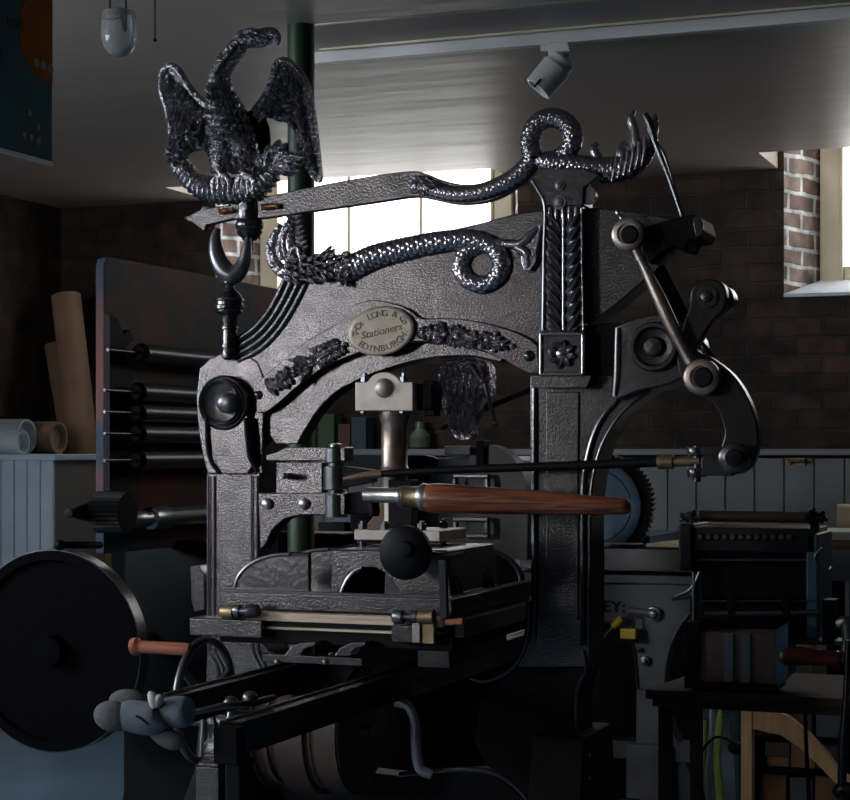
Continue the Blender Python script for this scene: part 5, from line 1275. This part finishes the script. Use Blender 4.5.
# card drawer in front
e = MB(); 
y1m = ym-.06
ob(700, 776, 633, 683, y1m, y1m+.14, M['cards'], 'card_stack', .002); ob(684, 699, 622, 688, y1m-.01, y1m+.2, K, 'tray_cheek'); e = MB(); e.pp([(776, 630), (788, 622), (788, 676), (776, 688)], y1m, y1m+.14); e.build('tray_side', M['blue_metal'], om_)
ob(692, 776, 683, 690, y1m-.02, y1m+.14, K, 'tray_lip')
for x in (724, 741): ob(x, x+9, 633, 684, y1m-.006, y1m-.001, M['box_grey'], 'card_strap', .001)
e = MB()
for k in range(14): e.pbox(702, 774, 637+k*3.3, 638.2+k*3.3, y1m-.0015, y1m+.002)
e.build('card_edge', M['box_dark'], om_)
# crank handle
yh_ = ym-.08; mh = mp(810, yh_)
e = MB(); q = [(780, 657, 3), (781, 657, 6), (784, 657, 8), (788, 656.5, 9), (800, 656, 9.5), (815, 657, 8.5), (830, 658.5, 7.4), (836, 659, 8.4), (840, 659, 8), (842, 659, 5)]
e.tube([P(a, b, yh_) for a, b, c in q], [c*mh for a, b, c in q], 24); gr = e.build('turned_handle', M['mahogany'], om_, angle=60)
e = MB(); e.tube([P(778.5, 657, yh_), P(779.5, 657, yh_), P(783, 657, yh_), P(784.5, 657, yh_)], [2*mh, 5*mh, 7.6*mh, 8.2*mh], 20); e.build('brass_tip', M['brass'], gr)
e = MB(); e.tube([P(841, 659, yh_), P(852, 659, yh_)], 5*mh, 12); e.ptube([(846, 660, 6), (848, 640, 6), (846, 622, 7), (838, 626, 5)], yh_+.02, 12, 5, .5); e.build('crank_arm', M['steel_dark'], om_)
ob(776, 850, 640, 645, ym-.0, ym+.1, M['steel_dark'], 'side_shelf'); ob(822, 834, 600, 645, ym+.0, ym+.08, K, 'side_post')
e = MB(); e.ptube([(700, 571, 1.6), (690, 590, 1.6), (676, 597, 1.8)], ym+.02, 8); e.tube([P(672, 599, ym+.02), P(690, 597, ym+.02)], .006, 10); e.build('tab_lever', M['steel_dark'], om_)
e = MB(); e.ptube([(822, 548, 1.4), (815, 556, 1.4), (819, 566, 1.4), (828, 570, 1.6), (832, 567, 2.2)], ym-.0, 8); e.build('side_lever', M['steel_dark'], om_)
e = MB(); e.cyl(P(694, 571, ym+.02), P(694, 690, ym+.02), .006, 8); e.cyl(P(701, 571, ym+.03), P(701, 640, ym+.03), .004, 8); e.build('front_rod', M['brass'] if False else M['steel_dark'], om_)

def clampz(root, z):
    for ch in root.children_recursive:
        if ch.type == 'MESH':
            for v in ch.data.vertices:
                if v.co.z+root.location.z < z: v.co.z = z-root.location.z
clampz(om_, zbn+.0006)
# --- things under / behind the bench ---------------------------------------------------------
yu = 1.75
fr_ = empty('wooden_frame', (P(750, 800, yu).x, yu, 0), 'pale plywood frame with an arched brace standing under the bench', 'wooden frame')
zf = P(750, 700, yu).z+.06
MB().box(P(741, 750, yu).x, P(752, 750, yu).x, yu, yu+.05, 0, zf).build('upright', M['ply'], fr_, bevel=.002)
e = MB(); e.pp([(752, 703), (768, 707), (790, 718), (810, 735), (826, 752), (840, 772), (860, 782), (860, 795), (838, 786), (818, 765), (800, 748), (780, 735), (752, 729)], yu+.005, yu+.045, 0); e.build('arched_brace', M['ply'], fr_, bevel=.002)
ys = 2.35
sh = empty('storage_rack', (P(800, 800, ys).x, ys+.2, 0), 'dark open rack of cardboard boxes under the bench at bottom right', 'rack')
xa_, xb_ = P(754, 750, ys).x, P(880, 750, ys).x
for pz in (738, 770, 806): z = P(800, pz, ys).z; MB().box(xa_, xb_, ys, ys+.4, z-.012, z).build('shelf', M['black'], sh)
for x in (xa_-.02, xb_): MB().box(x, x+.02, ys, ys+.4, 0, P(800, 690, ys).z).build('upright', M['black'], sh)
MB().box(xa_-.02, xb_+.02, ys+.4, ys+.41, 0, P(800, 690, ys).z).build('back_panel', M['box_grey'], sh)
for px0, px1, py0, py1, m_, lab in ((765, 790, 742, 756, 'box_dark', 'dark brown box on the upper row, left end of the rack'), (791, 815, 740, 769, 'box_card', 'small reddish brown box beside the leftmost on the middle rack row'),
                                 (767, 789, 757, 769, 'box_card', 'squat tan box under the dark brown one on the rack'), (816, 840, 744, 769, 'box_dark', 'dark carton right of the reddish box on the middle row'),
                                 (760, 786, 774, 800, 'box_card', 'cardboard box at the lower left of the rack'), (790, 812, 778, 802, 'box_grey', 'grey box between cardboard ones on the bottom rack row'), (815, 842, 776, 804, 'box_card', 'cardboard box at the lower right of the rack'),
                                 (767, 788, 708, 737, 'box_grey', 'grey box on top shelf of the rack, left'), (792, 812, 712, 737, 'box_dark', 'dark box in the middle of the top rack shelf'), (816, 842, 706, 737, 'box_grey', 'grey box on the top shelf at the right of the rack')):
    zt_b = P((px0+px1)/2, py0, ys+.04).z
    zsup = {0: P(800, 738, ys).z, 1: P(800, 770, ys).z, 2: P(800, 806, ys).z}[0 if py1 < 740 else 1 if py1 < 772 else 2]
    if lab.startswith('dark brown'): zsup = P(778, 757, ys+.04).z
    o = MB().box(P(px0, 750, ys+.04).x, P(px1, 750, ys+.04).x, ys+.04, ys+.3, zsup+.001, zt_b).build('storage_box', M[m_], bevel=.003); solo(o, (P(px0, 750, ys).x, ys+.1, zsup)); tag(o, lab, 'box', 'storage boxes on the rack')
# hoses
yhz = 1.9
for x, wv, lab in ((703, 6, 'lime green hose loop hanging leftmost under the bench'), (719, 5, 'lime green hose strand hanging right beside the other, nearer the frame')):
    e = MB(); y00 = 720 if x < 710 else 700
    e.ptube([(x+2, y00, 1.5), (x, y00+30, 4), (x-wv*.4, y00+60, 4), (x+1, y00+95, 4), (x+4, y00+130, 4)], yhz, 12, 5, .6)
    o = e.build('hose', M['lime']); solo(o, P(x, 800, yhz)); tag(o, lab, 'hose', 'lime green hose strands under the bench')
e = MB(); e.ptube([(737, 705, 3), (735, 730, 5), (738, 760, 4), (740, 830, 3)], yhz, 12, 5, .4)
o = e.build('hanging_cloth', mat('dark_teal_cloth', (.03, .06, .055), .9)); solo(o, P(737, 705, yhz)); tag(o, 'dark teal cloth strip hanging beside the plywood frame upright', 'cloth')
e = MB(); e.ptube([(704, 800, 1.2), (700, 770, 1.2), (703, 750, 1.2), (714, 738, 1.2), (724, 738, 1.2), (735, 744, 1.6)], yhz-.1, 8); e.ball(P(736, 748, yhz-.1), .03, .025, .022)
o = e.build('cable_clamp', M['black']); tag(o, 'black cable clamp with a thin looping wire under the bench', 'clamp')
e = MB(); e.ptube([(805, 700, 2), (806, 740, 2), (809, 800, 2.2), (811, 860, 2.2)], ybn-.03, 10)
o = e.build('power_cable', M['black']); tag(o, 'black cable hanging down from the bench in front of the arched brace', 'cable')
e = MB(); e.cyl((P(713, 700, 1.95).x, 1.95, 0), (P(713, 702, 1.95).x, 1.95, P(713, 702, 1.95).z), 5*mp(713, 1.95), 20); o = e.build('metal_pipe', M['chrome']); tag(o, 'bright metal pipe end standing upright behind the lime hose', 'pipe')
e = MB(); a = P(453, 780, 1.3); e.cyl((a.x, 1.3, 0), (a.x, 1.3, a.z), 9.5*mp(453, 1.3), 28); o = e.build('support_pipe', M['pewter_blue'], angle=40); solo(o, (a.x, 1.3, 0)); tag(o, 'short pale blue-grey pipe standing at the bottom beneath the hand press', 'pipe')
# right-hand black lever at the edge
yl2 = .55
e = MB(); e.ptube([(848, 640, 3), (846, 700, 3.5), (843, 745, 5), (842, 770, 4)], yl2, 12); e.ptube([(835, 795, 5), (842, 789, 7), (856, 790, 6)], yl2, 12); e.cyl(P(842, 770, yl2), Vector((P(842, 770, yl2).x, yl2, 0)), .012)
o = e.build('floor_stand', M['dark_iron']); solo(o, Vector((P(842, 770, yl2).x, yl2, 0))); tag(o, 'black iron stand rod with a curved foot at the right edge', 'stand')

# padded wrapped knob at the end of the tongue, bottom left
yp_ = -1.30; mpp = mp(140, yp_)
pd = empty('stuffed_bundle', P(140, 715, yp_), 'soft grey stuffed bundle tied around the end of the press tongue', 'soft bundle')
def blob(x, y, rx, ry, dy, n_, m_, rot=0): 
    e = MB(); e.ball(P(x, y, yp_+dy), rx*mpp, min(rx, ry)*mpp*.9, ry*mpp, 24, Matrix.Rotation(R(rot), 3, 'Y')); return e.build(n_, m_, pd, angle=80)
blob(113, 716, 21, 15.5, -.02, 'round_end', M['cloth'], 4); blob(128, 700, 21, 11, .03, 'upper_fold', M['cloth'], 0)
e = MB(); e.ptube([(120, 716, 13), (132, 716, 16), (150, 719, 16.5), (160, 718, 14), (163, 716, 9)], yp_-.01, 24); e.build('middle_roll', M['cloth_blue'], pd, angle=80)
e = MB(); e.ptube([(160, 711, 10), (166, 712, 14), (178, 712, 16), (188, 712, 14.5), (191, 712, 8)], yp_+.01, 24); e.build('end_roll', M['cloth_blue'], pd, angle=80)
e = MB(); e.ptube([(150, 725, 6), (160, 734, 9), (172, 740, 10), (181, 742, 7), (185, 742, 2)], yp_, 20); e.build('hanging_fold', M['cloth'], pd, angle=80)
e = MB(); e.ptube([(155, 708, 4), (154, 700, 6), (151, 694, 4), (150, 691, 1)], yp_-.02, 12); e.ptube([(156, 706, 4), (159, 699, 5), (161, 695, 2)], yp_-.02, 12); e.build('knotted_rag', M['rag'], pd)
e = MB(); e.ptube([(136, 716, 1.2), (142, 719, 1.4), (149, 725, 1)], yp_-.06, 8); e.build('dark_seam', M['black'], pd)
# ================================================================ light
# light comes from four glowing window panes, the front one added for sheen, plus faint sky
w_ = bpy.data.worlds.new('world'); SC.world = w_; w_.use_nodes = True
w_.node_tree.nodes['Background'].inputs[0].default_value = (.75, .85, 1.0, 1); w_.node_tree.nodes['Background'].inputs[1].default_value = .004

cam = bpy.data.cameras.new('camera'); co = bpy.data.objects.new('camera', cam); COL.objects.link(co)
co.location = (CX, CY, CZ); co.rotation_euler = (R(90), 0, YAW)
cam.sensor_fit = 'HORIZONTAL'; cam.sensor_width = 36; cam.lens = 36*FPX/850
cam.shift_y = (HOR-400)/850
cam.clip_start = .05
SC.camera = co
vs_ = SC.view_settings; vs_.view_transform = 'Standard'; vs_.look = 'None'; vs_.exposure = 0; vs_.gamma = 1; vs_.use_curve_mapping = False
SC.cycles.use_denoising = True
SC.cycles.max_bounces = 6
